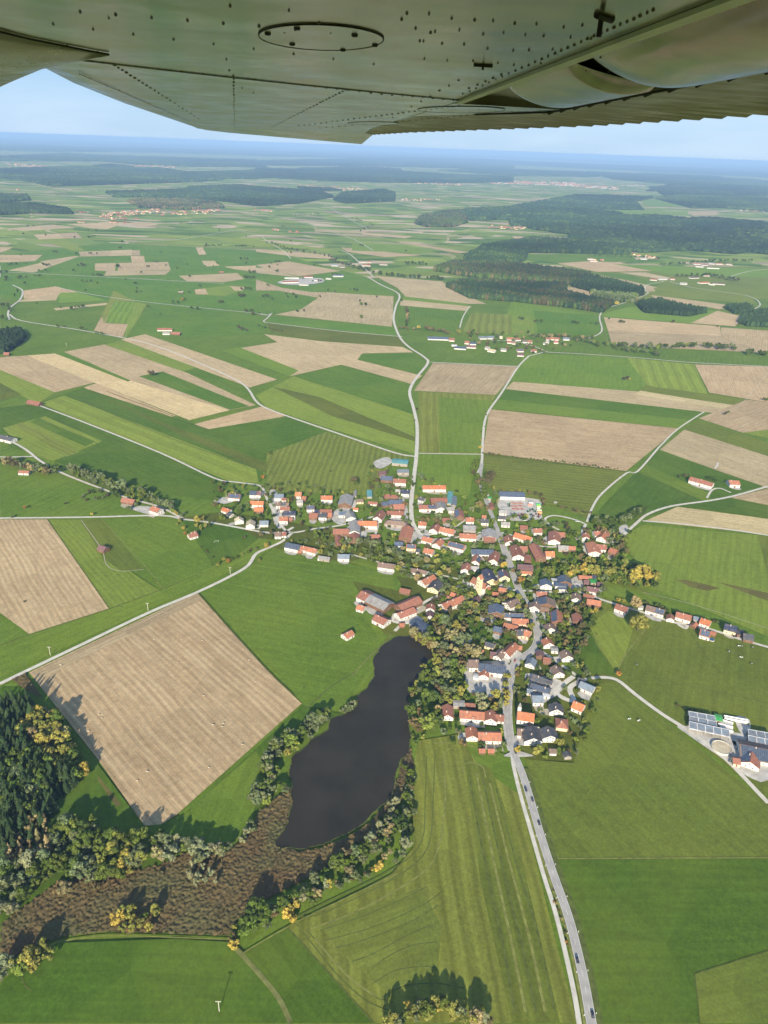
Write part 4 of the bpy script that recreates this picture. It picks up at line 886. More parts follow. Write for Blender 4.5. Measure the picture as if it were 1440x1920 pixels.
def cyl_tank(px, py, R, h, label):
    P = at(px, py); mb = MB(); n = 32; rg = lambda r, z: [(r*math.cos(t*2*math.pi/n), r*math.sin(t*2*math.pi/n), z) for t in range(n)]
    root = empty('slurry_tank', (P.x, P.y, Z_ROAD)); mb.loft([rg(R, 0), rg(R, h), rg(R-.3, h), rg(R-.3, h-.5)]); mb.build('tank_wall', M['cream'], root, False)
    m2 = MB(); m2.loft([rg(R-.35, h-.6), rg(R-.35, h-.45)]); m2.build('crust', M['Ry'], root); tag(root, label, 'tank')
cyl_tank(*G_(805, 835), 8.2, 2.0, 'round beige slurry tank beside the farm lane at right')
def bunker(a, b, wid, label):
    A = at(*G_(*a)); B = at(*G_(*b)); d = B-A; L = d.length; rz = math.atan2(d.y, d.x); c = (A+B)/2; root = empty('silage_clamp', (c.x, c.y, Z_ROAD), rz)
    mb = MB()
    for y in (-wid/2, wid/2): mb.box(-L/2, L/2, y-.25, y+.25, 0, 2.2)
    mb.build('clamp_wall', M['white'], root); f = MB(); f.box(-L/2+.5, L/2-.5, -wid/2+.3, wid/2-.3, 0, 1.4); f.build('silage_cover', M['cream'], root); tag(root, label, 'silage clamp', 'silage clamps of the dairy farm')
bunker((760, 480), (960, 540), 7, 'white walled silage clamp right of the striped barn, upper one'); bunker((770, 540), (960, 590), 6, 'white walled silage clamp right of the striped barn, lower one')
bunker((840, 420), (1160, 480), 3, 'long narrow pale wall of straw bales behind the cattle barns')

# ---------------------------------------------------------------- trees
def crown(seed, nleaf, size, shape='round'):
    rs = np.random.RandomState(seed)
    if shape == 'conifer':
        t = rs.uniform(0, 1, nleaf)**.75; ang = rs.uniform(0, 2*np.pi, nleaf); tier = (t*9 % 1)
        rad = (1-t)*.23*(.55+.6*(1-tier))+.008; P = np.stack([rad*np.cos(ang), rad*np.sin(ang), .08+t*.92], -1)
        Nn = np.stack([np.cos(ang)*.75, np.sin(ang)*.75, np.full(nleaf, .65)], -1); size = size*(.45+.75*(1-t))[:, None]
    else:
        nl = {'round': 13, 'tall': 9, 'broad': 15, 'bush': 8}[shape]
        Rx, zc, Rz = {'round': (.33, .58, .30), 'tall': (.15, .56, .38), 'broad': (.43, .55, .27), 'bush': (.48, .38, .32)}[shape]
        lob = []
        for k in range(nl):
            u = rs.normal(size=3); u /= np.linalg.norm(u); q = rs.uniform(.45, 1.0)
            lob.append((u[0]*Rx*q, u[1]*Rx*q, zc+u[2]*Rz*q, rs.uniform(.42, .75)*(Rx*.62 if shape != 'tall' else .13)))
        lob = np.array(lob); k = rs.choice(nl, nleaf, p=lob[:, 3]**2/np.sum(lob[:, 3]**2))
        u = rs.normal(size=(nleaf, 3)); u[:, 2] += .25; u /= np.linalg.norm(u, axis=1)[:, None]
        P = lob[k, :3]+u*(lob[k, 3]*rs.uniform(.72, 1.08, nleaf))[:, None]; Nn = u
        size = np.full((nleaf, 1), size)
    Nn = Nn+rs.normal(size=Nn.shape)*.38; Nn /= np.linalg.norm(Nn, axis=1)[:, None]
    T = np.cross(Nn, rs.normal(size=Nn.shape)); T /= np.linalg.norm(T, axis=1)[:, None]; B = np.cross(Nn, T)
    s = size*rs.uniform(.6, 1.25, (nleaf, 1)); V = np.concatenate([P-T*s-B*s*.7, P+T*s-B*s*.7, P+T*s*.8+B*s*.7, P-T*s*.7+B*s*.8])
    i = np.arange(nleaf); return V, np.stack([i, i+nleaf, i+2*nleaf, i+3*nleaf], -1)
def crown_mesh(seed, n, size, shape):
    V, F = crown(seed, n, size, shape); me = mesh_np('crown', V, [F]); me.materials.append(M['leaf']); return me
CR = {}
for sh, n, sz, cnt in (('round', 1100, .036, 5), ('tall', 800, .030, 3), ('broad', 1300, .040, 4), ('bush', 420, .07, 4), ('conifer', 620, .042, 5)):
    CR[sh] = [crown_mesh(100+17*k+len(sh), n, sz, sh) for k in range(cnt)]
CRL = {sh: [crown_mesh(500+13*k+len(sh), n, sz, sh) for k in range(3)] for sh, n, sz in (('round', 200, .07), ('tall', 150, .055), ('broad', 220, .08), ('bush', 120, .12), ('conifer', 160, .075))}
def trunk_mesh(shape):
    mb = MB()
    if shape == 'conifer': mb.tube((0, 0, -.02), (0, 0, .9), .016, .004, 6)
    elif shape == 'bush':
        for k in range(4): a = k*1.6; mb.tube((0, 0, -.02), (.18*math.cos(a), .18*math.sin(a), .42), .02, .008, 5)
    else:
        hh = .5; mb.tube((0, 0, -.02), (0, 0, hh), .022, .014, 7); sp = {'tall': .06, 'round': .17, 'broad': .24}[shape]
        for k in range(6):
            a = k*1.05+.3; mb.tube((0, 0, .26+.035*k), (sp*math.cos(a), sp*math.sin(a), .5+.05*k), .012, .004, 5)
    return mb.mesh('trunk', M['bark'])
TR = {sh: trunk_mesh(sh) for sh in CR}
TC = {'G': (.052, .080, .016), 'g': (.085, .118, .018), 'e': (.12, .145, .060), 'w': (.20, .205, .10), 'l': (.15, .185, .030), 'v': (.205, .200, .040), 'y': (.34, .265, .05), 'o': (.34, .17, .04), 'b': (.135, .105, .042), 'r': (.24, .075, .04), 't': (.25, .205, .09), 'c': (.030, .054, .018), 'n': (.082, .070, .030)}
TN = {'G': 'dark green', 'g': 'green', 'e': 'grey-green', 'w': 'pale grey-green', 'l': 'light green', 'v': 'yellow-green', 'y': 'yellow', 'o': 'orange', 'b': 'brown', 'r': 'red-brown', 't': 'tan', 'c': 'dark green', 'n': 'dark brown'}
SPECS = []      # (world point, height, colour, shape)
trng = random.Random(11)
def T(px, py, h, c, sh='round', centre=True):
    P = at(px, py, h*.55 if centre else 0); SPECS.append((P.x, P.y, h, c, sh))
def many(s, sh='round'):
    for q in s.split():
        a = q.split(','); T(float(a[0]), float(a[1]), float(a[2])*1.16, a[3], a[4] if len(a) > 4 else sh)
def tline(s, n, h, cols, wid=3, sh='round'):
    P = [at(*q) for q in F_(s)]; L = [(b-a).length for a, b in zip(P, P[1:])]; tot = sum(L)
    for k in range(n):
        d = (k+.5+trng.uniform(-.3, .3))/n*tot; i = 0
        while i < len(L)-1 and d > L[i]: d -= L[i]; i += 1
        p = P[i].lerp(P[i+1], min(d/L[i], 1)); SPECS.append((p.x+trng.uniform(-wid, wid), p.y+trng.uniform(-wid, wid), h*1.15*trng.uniform(.75, 1.2), trng.choice(cols), sh if isinstance(sh, str) else trng.choice(sh)))
def clear(x, y, r):
    for bx, by, a, l2, w2, zr in BUILD:
        dx, dy = x-bx, y-by
        if abs(dx) > 60 or abs(dy) > 60: continue
        u = dx*math.cos(a)+dy*math.sin(a); v = -dx*math.sin(a)+dy*math.cos(a)
        # keep the front of each roof and wall visible: more room towards the photographer
        if abs(u) < l2+r and abs(v) < w2+r: return False
        dist = math.hypot(bx, by); fx, fy = -bx/dist, -by/dist; t = dx*fx+dy*fy; s = abs(-dx*fy+dy*fx)
        if 0 < t < (w2+l2)*.7+r+7 and s < min(l2, w2)*.8: return False
    for P, hw in NEAR_ROADS:
        for p in P:
            if abs(p.x-x) < 9 and abs(p.y-y) < 9 and (p.x-x)**2+(p.y-y)**2 < (hw+r*.9)**2: return False
    return True
def area(s, sp, h, cols, sh=('round',), avoid=True, cap=999):
    P = poly_world(F_(s)); xs = [p.x for p in P]; ys = [p.y for p in P]; n = 0; pts = []
    tries = int((max(xs)-min(xs))*(max(ys)-min(ys))/(sp*sp)*5)+10
    for _ in range(tries):
        x = trng.uniform(min(xs), max(xs)); y = trng.uniform(min(ys), max(ys))
        if not inside(P, x, y) or any((x-a)**2+(y-b)**2 < sp*sp for a, b in pts): continue
        hh = h*trng.uniform(.65, 1.25)
        if avoid and not clear(x, y, hh*.25): continue
        pts.append((x, y)); SPECS.append((x, y, hh, trng.choice(cols), trng.choice(sh))); n += 1
        if n >= cap: break
# single and named trees, crown centre in the photograph
many('1199,1167,19,v,broad 1200,1105,0.1,y')
SPECS.pop()
many('1192,1078,17,y,round 1205,1072,18,y,round 1214,1080,16,y,round 1185,1086,15,y,round 1226,1094,11,G,round 1180,1076,15,v,round 1168,1068,15,v,tall 1160,1080,13,g 1150,1070,15,v 1140,1078,14,v 1128,1070,14,l 1118,1072,14,v 1106,1068,14,v 1095,1066,13,y 1078,1070,13,v 1070,1076,11,y 1150,1085,12,g 1172,1090,12,g 1135,1085,12,e')
many('1032,1071,15,l,broad 944,1061,9,y 978,1088,8,o 943,1153,7,v 995,1175,9,v 983,1140,8,v,tall 1108,1150,8,y 1117,1146,8,y 1128,1142,5,G 1190,1130,13,t,broad 1160,1125,6,y 1170,1126,6,v 1160,1263,6,o 1120,1190,3,v 1091,1248,8,v,tall 1082,1250,7,v,tall 1098,1255,9,e,tall 1082,1412,9,e,tall 1050,1395,8,v 970,1405,5,y,bush 1003,1412,10,v 1010,1405,9,v 1100,1262,8,e')
many('500,1022,7,y,broad 486,1050,5,v 428,1052,6,o 420,1048,6,v 408,1058,6,v 398,1045,4,g 435,1048,5,g 444,1045,5,g 455,1040,4,v 466,1035,5,g 470,1030,4,b 481,1028,5,e 378,1025,3,n,bush 388,1032,3,n,bush 390,1036,3,n,bush 458,1007,5,n 370,975,10,y 380,972,10,v,tall 368,985,10,v,tall 385,985,10,v,tall 376,990,9,v,tall 392,983,9,g,tall 337,975,6,v 344,990,6,y 332,982,5,v 416,972,10,l 347,1000,5,o')
many('46,951,5,o 172,964,5,y 22,968,5,e 123,944,4,n 9,1053,1.5,n,bush 46,1127,3,n,bush 228,1137,2,n,bush 56,950,2,n,bush')
many('284,699,13,n,broad 346,559,9,g 338,546,10,g 342,561,10,o 277,574,10,g 323,567,8,g 301,588,5,n 339,609,5,y,tall 453,615,11,n 447,612,11,n 462,618,8,n 48,494,6,n 47,594,5,g,tall 27,553,12,G,tall 33,545,12,G,tall 15,573,12,G,tall 18,578,12,G 4,595,13,G 12,520,14,G 46,530,12,G 108,610,9,g 120,611,8,g 153,615,11,g 180,623,9,e 190,625,9,g 143,475,12,G 73,507,10,g 86,507,8,g 190,515,9,g 235,523,8,g 332,502,9,g 352,495,9,g 407,493,9,g 400,498,7,g 385,498,7,g 463,520,10,G 470,520,10,G 447,549,9,g 229,452,14,G 44,438,12,G 145,398,16,g 506,848,7,g 493,893,7,o 492,912,6,e 620,883,3,n,bush 664,900,13,n 668,905,9,g 781,767,6,n 778,788,3,n 912,778,4,b 902,809,4,g 909,800,3,g 902,825,5,v 901,839,7,y 1176,708,10,n 1181,711,6,y 1170,710,9,n 1433,748,8,n 1438,748,9,g 1360,775,7,n 1366,772,6,g 1349,646,12,n')
many('785,613,11,y,broad 776,616,10,t 764,615,10,b 757,614,10,b 750,614,9,b 858,619,15,v,tall 862,622,14,v,tall 879,623,11,b 895,625,10,b 762,605,20,G,tall 763,598,20,b,tall 764,592,20,t,tall 764,586,20,n,tall 763,580,20,n,tall 1157,568,14,y,broad 1110,550,14,y 1115,548,12,t 1194,562,12,o 1170,560,12,g 505,500,12,g 567,520,12,g 502,534,12,g 550,550,9,n 615,543,8,n 628,546,8,n 600,555,8,n 536,550,8,n')
tline('795,618 845,628', 10, 11, 'bbtg', 4); tline('990,632 1110,636', 22, 12, 'ggbet', 6); tline('1110,648 1220,655 1300,652 1385,658', 48, 14, 'GggeGl', 10); tline('1150,655 1240,668', 16, 12, 'gge', 12); tline('1395,665 1440,670', 10, 14, 'GgG', 8)
tline('700,514 745,520 800,524', 18, 14, 'GgG', 8); tline('810,524 835,526', 8, 15, 'GG', 8); tline('760,497 800,497', 8, 14, 'Gg', 8); tline('615,490 690,510 655,500', 22, 14, 'GgnG', 12); tline('500,456 545,470 600,478 630,487', 22, 12, 'Ggn', 8)
tline('660,410 700,422 672,436', 18, 10, 'nG', 8); tline('552,405 600,402', 10, 10, 'G', 6); tline('387,462 415,462', 8, 9, 'G', 5); tline('440,463 462,463', 6, 9, 'G', 5); tline('1060,635 1110,645', 12, 10, 'Gge', 6); tline('600,640 660,645', 0, 3, 'g')
tline('1040,492 1240,475', 0, 3, 'g'); tline('1240,498 1330,492 1410,490', 34, 13, 'GgG', 14); tline('1270,520 1330,518 1385,530', 26, 14, 'GnGg', 14); tline('1100,480 1240,487', 14, 12, 'Gg', 10); tline('480,612 530,622', 10, 5, 'nG', 3)
# hedge and trees by the left lane
tline('135,890 175,905 210,918 250,930 290,945 325,960', 44, 15, 'egeg', 4, ('round', 'tall')); tline('140,888 180,900 215,913', 10, 11, 'eg', 4); tline('0,872 60,885 100,893', 20, 13, 'btevn', 4); tline('75,885 110,890', 6, 12, 'GgG', 4); tline('185,905 215,922 222,938', 9, 12, 'eeG', 5)
tline('152,935 165,925 190,920 200,935 160,940', 16, 5, 'gen', 3, 'bush'); tline('240,930 262,952', 4, 7, 'vle', 4); tline('325,960 345,972', 5, 6, 'ley', 3); tline('245,955 240,960', 2, 6, 'e', 2)
tline('905,851 960,858 1040,866 1160,881', 46, 3.6, 'bgnb', 2, 'bush'); tline('895,872 885,890 898,910 905,925 900,945', 13, 11, 'ngegb', 5); tline('912,895 918,905 910,915', 4, 14, 'ng', 3); tline('895,955 905,960', 3, 12, 'yvb', 2); tline('925,920 932,945 930,958', 4, 9, 've', 1.5, 'tall')
tline('935,922 990,922', 12, 4, 'vgb', 2, 'bush'); tline('990,925 1018,935 1015,960', 9, 6, 'gnb', 3); tline('1045,950 1075,958 1105,962', 16, 4, 'ngb', 3, 'bush'); tline('1110,985 1150,985 1185,975 1205,965', 26, 11, 'GGge', 6); tline('1120,1000 1150,1010 1165,1025 1172,1045', 16, 9, 'bbeg', 5); tline('1268,897 1295,892', 5, 7, 'ng', 3); tline('1325,898 1338,903', 4, 6, 'nG', 3)
tline('1200,1135 1240,1145 1290,1160 1345,1170', 24, 5, 'Ggn', 3, 'bush'); tline('1260,1322 1300,1335 1370,1348 1405,1358', 20, 3, 'nbG', 2, 'bush')
tline('1365,580 1380,585 1440,590', 0, 3, 'g')
for k in range(150):
    px = trng.uniform(0, 1440); py = trng.uniform(0, 1)**.8*170+425+(px-720)*.03
    if 770 < px and py < 590: continue
    g = trng.choice((1, 1, 1, 3, 5))
    for j in range(g): T(px+trng.uniform(-9, 9), py+trng.uniform(-1, 1), trng.uniform(7, 14), trng.choice('GGgn'))
# village gardens
VC = 'ggeGvbegGelgn'
area('395,905 480,915 560,905 700,935 700,1000 640,1010 560,1030 520,1020 470,1000 400,960', 7.4, 8, VC, ('round', 'bush', 'round', 'tall'), cap=130)
area('590,1000 900,1055 960,1110 880,1120 780,1095 700,1050 600,1045', 8, 9, 'ggeeGvt', ('round', 'round', 'bush'), cap=120)
area('690,880 790,890 905,950 900,1055 790,1040 700,1000', 7.6, 8.5, VC, ('round', 'bush'), cap=120)
area('905,960 1060,985 1180,1000 1170,1060 1060,1100 960,1110 905,1050', 7.6, 9, VC, ('round', 'bush'), cap=120)
area('800,1100 960,1110 1000,1200 940,1240 880,1190 820,1170', 7.2, 8.5, 'gegeGnv', ('round', 'bush'), cap=90)
area('985,1100 1130,1110 1110,1180 1070,1270 1010,1230', 7.4, 9, VC, ('round', 'bush', 'tall'), cap=100)
area('960,1240 1130,1280 1090,1420 985,1425 965,1350', 7.2, 6, VC, ('bush', 'bush', 'round'), cap=50)
area('820,1300 955,1310 955,1415 830,1400', 7.2, 7, VC, ('bush', 'round'), cap=50)
tline('950,1268 948,1300 946,1330', 9, 7, 'yvyv', 1.5); many('928,1302,11,v,broad 938,1316,9,e,conifer 930,1325,8,y 902,1308,13,w 905,1325,10,w 925,1330,8,v')
tline('655,1020 700,1028 730,1040 760,1055', 14, 11, 'eewg', 4)
# pond right bank: dense mixed grove
area('772,1195 830,1170 870,1190 880,1215 905,1245 870,1250 872,1290 860,1330 880,1345 830,1345 825,1370 775,1378 768,1345 773,1300 790,1268 825,1240 818,1225', 6.0, 12, 'vlgebeGgvgbt', ('round', 'round', 'broad', 'tall'), cap=140)
tline('775,1200 795,1212 815,1228', 10, 8, 'vbvt', 2); area('770,1378 800,1372 790,1400 772,1405', 6, 6, 'vge', ('bush',), cap=8)
area('838,1112 905,1118 985,1128 990,1165 930,1140 880,1160 840,1150 800,1185 790,1165', 5.2, 9, 'ggGevb', ('round',), cap=90)
area('1035,1052 1110,1050 1235,1075 1225,1110 1130,1095 1060,1085', 5.5, 11, 'gGvegvl', ('round',), cap=70)
area('1055,1120 1100,1130 1110,1180 1085,1240 1060,1250 1045,1190', 5.5, 9.5, 'gGegbn', ('round',), cap=50)
area('690,1040 760,1070 850,1100 840,1115 740,1075 690,1055', 5.5, 8, 'gGe', ('round', 'bush'), cap=40)
tline('612,1338 590,1360 560,1385 530,1402 508,1440 495,1490 480,1520', 34, 9.5, 'eewglge', 5, ('round', 'broad'))
tline('290,1590 330,1595 420,1598', 12, 9, 'ewg', 4); tline('745,1520 725,1560 690,1600 640,1630 600,1665 555,1700', 34, 8, 'eggwetg', 6); tline('768,1450 768,1520 762,1590', 12, 7, 'egG', 3)
area('855,622 1000,626 1100,640 1020,668 900,655', 15, 11, 'gGebt', ('round',), cap=55)
# west bank
many('655,1325,8,e,broad 648,1332,6,e 662,1318,7,w 642,1330,5,w,bush 600,1350,10,e,broad 610,1345,9,e 592,1362,9,e 585,1345,8,n 575,1370,6,n 582,1380,7,e 545,1390,12,l,broad 552,1400,10,l 535,1380,10,g 540,1412,8,v 520,1392,9,t,tall 515,1400,9,e 505,1410,9,e 497,1425,8,e 490,1435,8,e 510,1442,8,e 520,1445,7,l 502,1470,9,e 512,1478,8,e 490,1495,9,e 500,1500,8,l 525,1475,8,g 535,1480,7,e 482,1505,8,e 470,1545,7,e 464,1560,8,w 455,1575,7,w 476,1552,6,e')
# between pond and mown field, lower right side of the pond
tline('765,1440 768,1470 765,1500 770,1530 760,1570', 12, 6, 'ebge', 3, ('bush', 'round')); many('765,1478,7,e 768,1500,7,e 762,1525,9,e 750,1545,11,G,broad 740,1560,8,g 757,1560,7,e 745,1530,8,g 728,1542,9,w 712,1548,9,w 718,1560,8,e 702,1575,6,t 760,1582,10,w 728,1575,6,e 692,1574,9,w 632,1620,10,g,broad 640,1610,9,g 676,1600,9,g,broad 680,1612,8,e 665,1600,10,e 655,1635,7,t 665,1640,7,e 610,1660,10,w,tall 617,1658,9,y,tall 590,1655,8,e 596,1668,6,e 571,1670,9,e 585,1685,9,g,broad 595,1680,7,g 556,1700,7,y 545,1712,9,y,bush 545,1705,7,y 533,1692,9,g 538,1698,8,G 555,1690,6,t 508,1708,8,e 515,1715,6,b 480,1712,13,g,broad 470,1720,12,G,broad 465,1735,12,g,broad 490,1722,10,G 475,1740,9,e 500,1735,6,e 440,1738,4,v 436,1755,5,b,bush 438,1770,6,y,bush 732,1600,6,t 720,1608,5,t 712,1622,6,y,bush 703,1628,5,y,bush 690,1640,5,e 742,1615,5,e 755,1600,7,e 650,1650,6,e 675,1650,5,e 637,1660,6,e 390,1615,0.1,e')
SPECS.pop()
tline('450,1735 540,1695 620,1665 700,1630', 20, 3.5, 'egb', 3, 'bush')
# trees in and above the reeds
many('60,1790,12,v,broad 48,1800,11,v,broad 80,1775,10,v 40,1815,11,l,broad 90,1790,9,v 62,1812,9,v 25,1810,9,v 8,1805,11,w,broad 0,1830,10,w 220,1720,9,y,broad 235,1712,9,v 250,1705,8,v 245,1725,8,v 288,1705,8,v 295,1712,8,v 262,1735,8,v 280,1740,7,y 230,1740,8,v 250,1742,7,v 270,1720,7,g 120,1665,9,t,broad 105,1665,7,b,bush 165,1668,6,b 180,1665,7,b 302,1638,4,n,bush 380,1625,10,w,tall 395,1635,10,w,tall 362,1620,10,w,tall 355,1640,9,w,tall 372,1645,8,w 405,1652,9,w,tall 385,1650,9,w,tall 368,1655,8,w 405,1595,10,w 415,1600,9,w 380,1600,10,w 372,1608,10,e 428,1590,8,e 310,1590,12,w,tall 318,1600,12,w 305,1605,12,t,tall 295,1600,11,t 345,1590,8,l 330,1595,8,e 300,1565,9,g 290,1580,9,v')
area('95,1575 130,1550 175,1555 200,1580 265,1580 268,1625 230,1650 160,1665 100,1630', 5.5, 13, 'gggeglvGe', ('broad', 'round'), avoid=False, cap=60)
area('215,1595 268,1595 266,1640 220,1645', 5.0, 12, 'vvly', ('round',), avoid=False, cap=16)
area('0,1600 25,1570 60,1540 95,1560 90,1620 60,1625 0,1635', 4.2, 12, 'ttttb', ('conifer', 'tall'), avoid=False, cap=60)
area('0,1640 100,1620 100,1650 60,1690 30,1715 0,1720', 5.5, 12, 'eegwe', ('round', 'broad'), avoid=False, cap=40)
area('28,1375 60,1345 110,1350 130,1380 150,1440 160,1460 120,1470 70,1410', 5.5, 14, 'vvytgvg', ('round', 'broad'), avoid=False, cap=36)
area('0,1425 60,1420 110,1470 90,1500 60,1540 0,1530', 5.5, 14, 'gegeg', ('round', 'broad'), avoid=False, cap=40)
area('0,1322 55,1325 70,1350 30,1370 70,1420 130,1470 150,1475 110,1500 80,1560 60,1545 0,1600', 4.3, 17, 'cccc', ('conifer',), avoid=False, cap=230)
area('0,1520 75,1510 70,1575 0,1620', 4.3, 16, 'cccc', ('conifer',), avoid=False, cap=60)
# bottom edge grove
many('800,1892,9,g,broad 775,1900,9,v 790,1885,8,e 815,1880,9,v 830,1885,9,g 822,1892,7,y 845,1895,9,v,broad 852,1905,8,v 865,1900,9,e 860,1885,7,v 830,1872,6,v 762,1900,7,v 735,1912,9,v 748,1918,8,e 895,1908,10,t,broad 905,1910,9,w 888,1915,9,v 800,1905,7,v 868,1912,7,v 780,1910,7,e 756,1912,7,g 918,1918,8,b 725,1918,8,v 765,1890,7,y')
many('1040,1688,2.6,o 1042,1692,2.4,t 1054,1722,2.4,t 1064,1764,2.6,o 1065,1770,2.2,t 1036,1668,2.4,n 1047,1705,2.4,n 1060,1748,2.4,n', 'bush')
many('425,1048,5,g')
# cut back to the room the list allows: the largest in the picture stand as single trees, the rest form one distant growth
rs_ = []
for x, y, h, c, sh in SPECS:
    P = Vector((x, y, h/2)); px, py = pix(P)
    if -60 < px < 1500 and py < 1990: rs_.append((h*FPX/depth(P), x, y, h, c, sh, px, py))
rs_.sort(reverse=True)
count = {'deciduous_tree': 0, 'conifer': 0, 'autumn_tree': 0, 'bush': 0}; REST = []
for i, (ap, x, y, h, c, sh, px, py) in enumerate(rs_):
    name = 'conifer' if sh == 'conifer' else 'bush' if sh == 'bush' else 'autumn_tree' if c in 'yobrtvn' else 'deciduous_tree'
    if count[name] >= 290 or ap < 2.2: REST.append((x, y, h, c, sh)); continue
    count[name] += 1
    o = empty(name, (x, y, Z_ROAD-.1), trng.uniform(0, 6.28)); wsc = trng.uniform(.85, 1.2)
    if sh == 'bush': hs = (h, h, h)
    else: hs = (h*wsc, h*wsc, h)
    o.scale = hs
    near_ = ap > 9
    cr_ = link('crown', trng.choice(CR[sh] if near_ else CRL[sh]), o); cc = TC[c]; j = trng.uniform(.95, 1.45); cr_.color = (cc[0]*j*trng.uniform(.9, 1.1), cc[1]*j, cc[2]*j, 1)
    link('trunk', TR[sh], o)
    nm = {'conifer': 'conifer', 'bush': 'bush', 'autumn_tree': 'tree', 'deciduous_tree': 'tree'}[name]
    zn = zone(px, py)
    if sh == 'conifer' and 'wood' in zn and c == 'c': tag(o, 'dark pointed conifer in the dense wood at lower left', 'conifer', 'conifers of the lower left wood')
    else:
        size = '' if sh == 'bush' else 'tall ' if h > 12.5 else 'small ' if h < 6 else ''
        form = {'tall': 'slender ', 'broad': 'spreading ', 'round': '', 'bush': 'low ', 'conifer': 'pointed '}[sh]
        queue_label(o, (size+form+TN[c]+' '+nm+' '+zn), nm, {'conifer': 'conifers', 'bush': 'bushes', 'autumn_tree': 'trees in autumn colour', 'deciduous_tree': 'green trees'}[name], px)
print('trees', count, len(REST))
def growth(name, pts, label):
    """pts: (x, y, height, colour, shape): one mesh of many small trees"""
    VV, FF, CC = [], [], []; base = 0; protos = {}
    for k, (x, y, h, c, sh) in enumerate(pts):
        key = (sh, k % 3)
        if key not in protos: protos[key] = crown(900+k % 3+len(sh)*7, 110, .10, sh)
        V, F = protos[key]; a = k*1.7; ca, sa = math.cos(a), math.sin(a)
        W_ = np.stack([(V[:, 0]*ca-V[:, 1]*sa)*h+x, (V[:, 0]*sa+V[:, 1]*ca)*h+y, V[:, 2]*h], -1)
        VV.append(W_); FF.append(F+base); base += len(V); cc = np.array(TC[c] if isinstance(c, str) else c)*trng.uniform(.8, 1.2); CC.append(np.tile(np.append(cc, 1), (len(V), 1)))
    me = mesh_np(name, np.concatenate(VV), [np.concatenate(FF)]); at_ = me.color_attributes.new('tint', 'FLOAT_COLOR', 'POINT'); at_.data.foreach_set('color', np.concatenate(CC).astype(np.float32).ravel())
    o = link(name, me, None, M['tint']); tag(o, label, kind='stuff'); return o
if REST: growth('undergrowth', REST, 'smaller trees and bushes filling gardens and far hedges')

M['floor'] = simple('wood_floor', (.022, .032, .014), .95, .3, .05)
# far woods: many simple crowns over an area, one object per wood
def wood(pts, cols, mix=.5, h=20, label='dark wood beyond the fields', sp=None, hump=0.0, cap=15000):
    P = poly_world(F_(pts)); cx = sum(p.x for p in P)/len(P); cy = sum(p.y for p in P)/len(P); D = math.hypot(cx, cy)
    sp = sp or max(6, D*.0022); rs = np.random.RandomState(int(abs(cx)) % 10000)
    xs = [p.x for p in P]; ys = [p.y for p in P]; A = (max(xs)-min(xs))*(max(ys)-min(ys)); sp = max(sp, math.sqrt(A/cap))
    nx = int((max(xs)-min(xs))/sp)+2; ny = int((max(ys)-min(ys))/(sp*1.0))+2
    X, Y = np.meshgrid(min(xs)+np.arange(nx)*sp, min(ys)+np.arange(ny)*sp); X = X+rs.uniform(-.45, .45, X.shape)*sp; Y = Y+rs.uniform(-.45, .45, Y.shape)*sp
    ok = inside_np(P, X, Y); X, Y = X[ok], Y[ok]; n = len(X)
    if n == 0: return
    patch = .5+.5*np.sin(X/(sp*9)+2*np.sin(Y/(sp*14)))*np.sin(Y/(sp*7)+1.5*np.sin(X/(sp*11)))
    con = (patch+rs.uniform(-.3, .3, n)) > mix
    H = h*rs.uniform(.75, 1.2, n); R = sp*rs.uniform(.75, 1.2, n); k = 6; ang = rs.uniform(0, 6.28, n)[:, None]+np.arange(k)*2*math.pi/k
    z0 = 0
    def ring(r, z): return np.stack([X[:, None]+np.cos(ang)*r[:, None], Y[:, None]+np.sin(ang)*r[:, None], np.repeat(z[:, None], k, 1)], -1)
    r1 = ring(R, H*np.where(con, .25, .35)+z0); r2 = ring(R*np.where(con, .55, .8), H*np.where(con, .6, .8)+z0); top = np.stack([X, Y, H], -1)[:, None, :]
    r0 = ring(R*.6, np.zeros(n))
    V = np.concatenate([r0, r1, r2, top], 1); m_ = 3*k+1; b = np.arange(n)[:, None, None]*m_; i = np.arange(k); j = (i+1) % k
    Q = np.concatenate([np.stack([i, j, k+j, k+i], -1), np.stack([k+i, k+j, 2*k+j, 2*k+i], -1)])[None]+b; Tt = np.stack([2*k+i, 2*k+j, np.full(k, 3*k)], -1)[None]+b
    if hump: V[:, :, 2] += hump*(.5+.5*np.sin((V[:, :, 0]-cx)/D*9))*np.clip((V[:, :, 1]-min(ys))/(max(ys)-min(ys)+1)*1.6, 0, 1)
    me = mesh_np('woodland', V.reshape(-1, 3), [Q.reshape(-1, 4), Tt.reshape(-1, 3)])
    ca = np.array([TC[c] for c in cols[0]]); cb = np.array([TC[c] for c in cols[1]])
    C = np.where(con[:, None], ca[rs.randint(0, len(ca), n)], cb[rs.randint(0, len(cb), n)])*rs.uniform(.7, 1.35, (n, 1))*(1+.35*np.sin(X/(sp*23)+1.3*np.sin(Y/(sp*17))))[:, None]; C = np.concatenate([C, np.ones((n, 1))], 1)
    a_ = me.color_attributes.new('tint', 'FLOAT_COLOR', 'POINT'); a_.data.foreach_set('color', np.repeat(C, m_, 0).astype(np.float32).ravel())
    o = link('woodland', me, None, M['tint']); tag(o, label, kind='stuff')
    # the dark floor of the wood
    F2 = [at(x, y) for x, y in F_(pts)]; LAYER[0] += .004; f = bpy.data.meshes.new('wood_floor'); f.from_pydata([(p.x, p.y, 0) for p in F2], [], [tuple(range(len(F2)))]); f.update()
    if f.polygons[0].normal.z < 0: f.flip_normals()
    fo = link('wood_floor', f, None, M['floor']); fo.location.z = LAYER[0]; tag(fo, kind='structure')
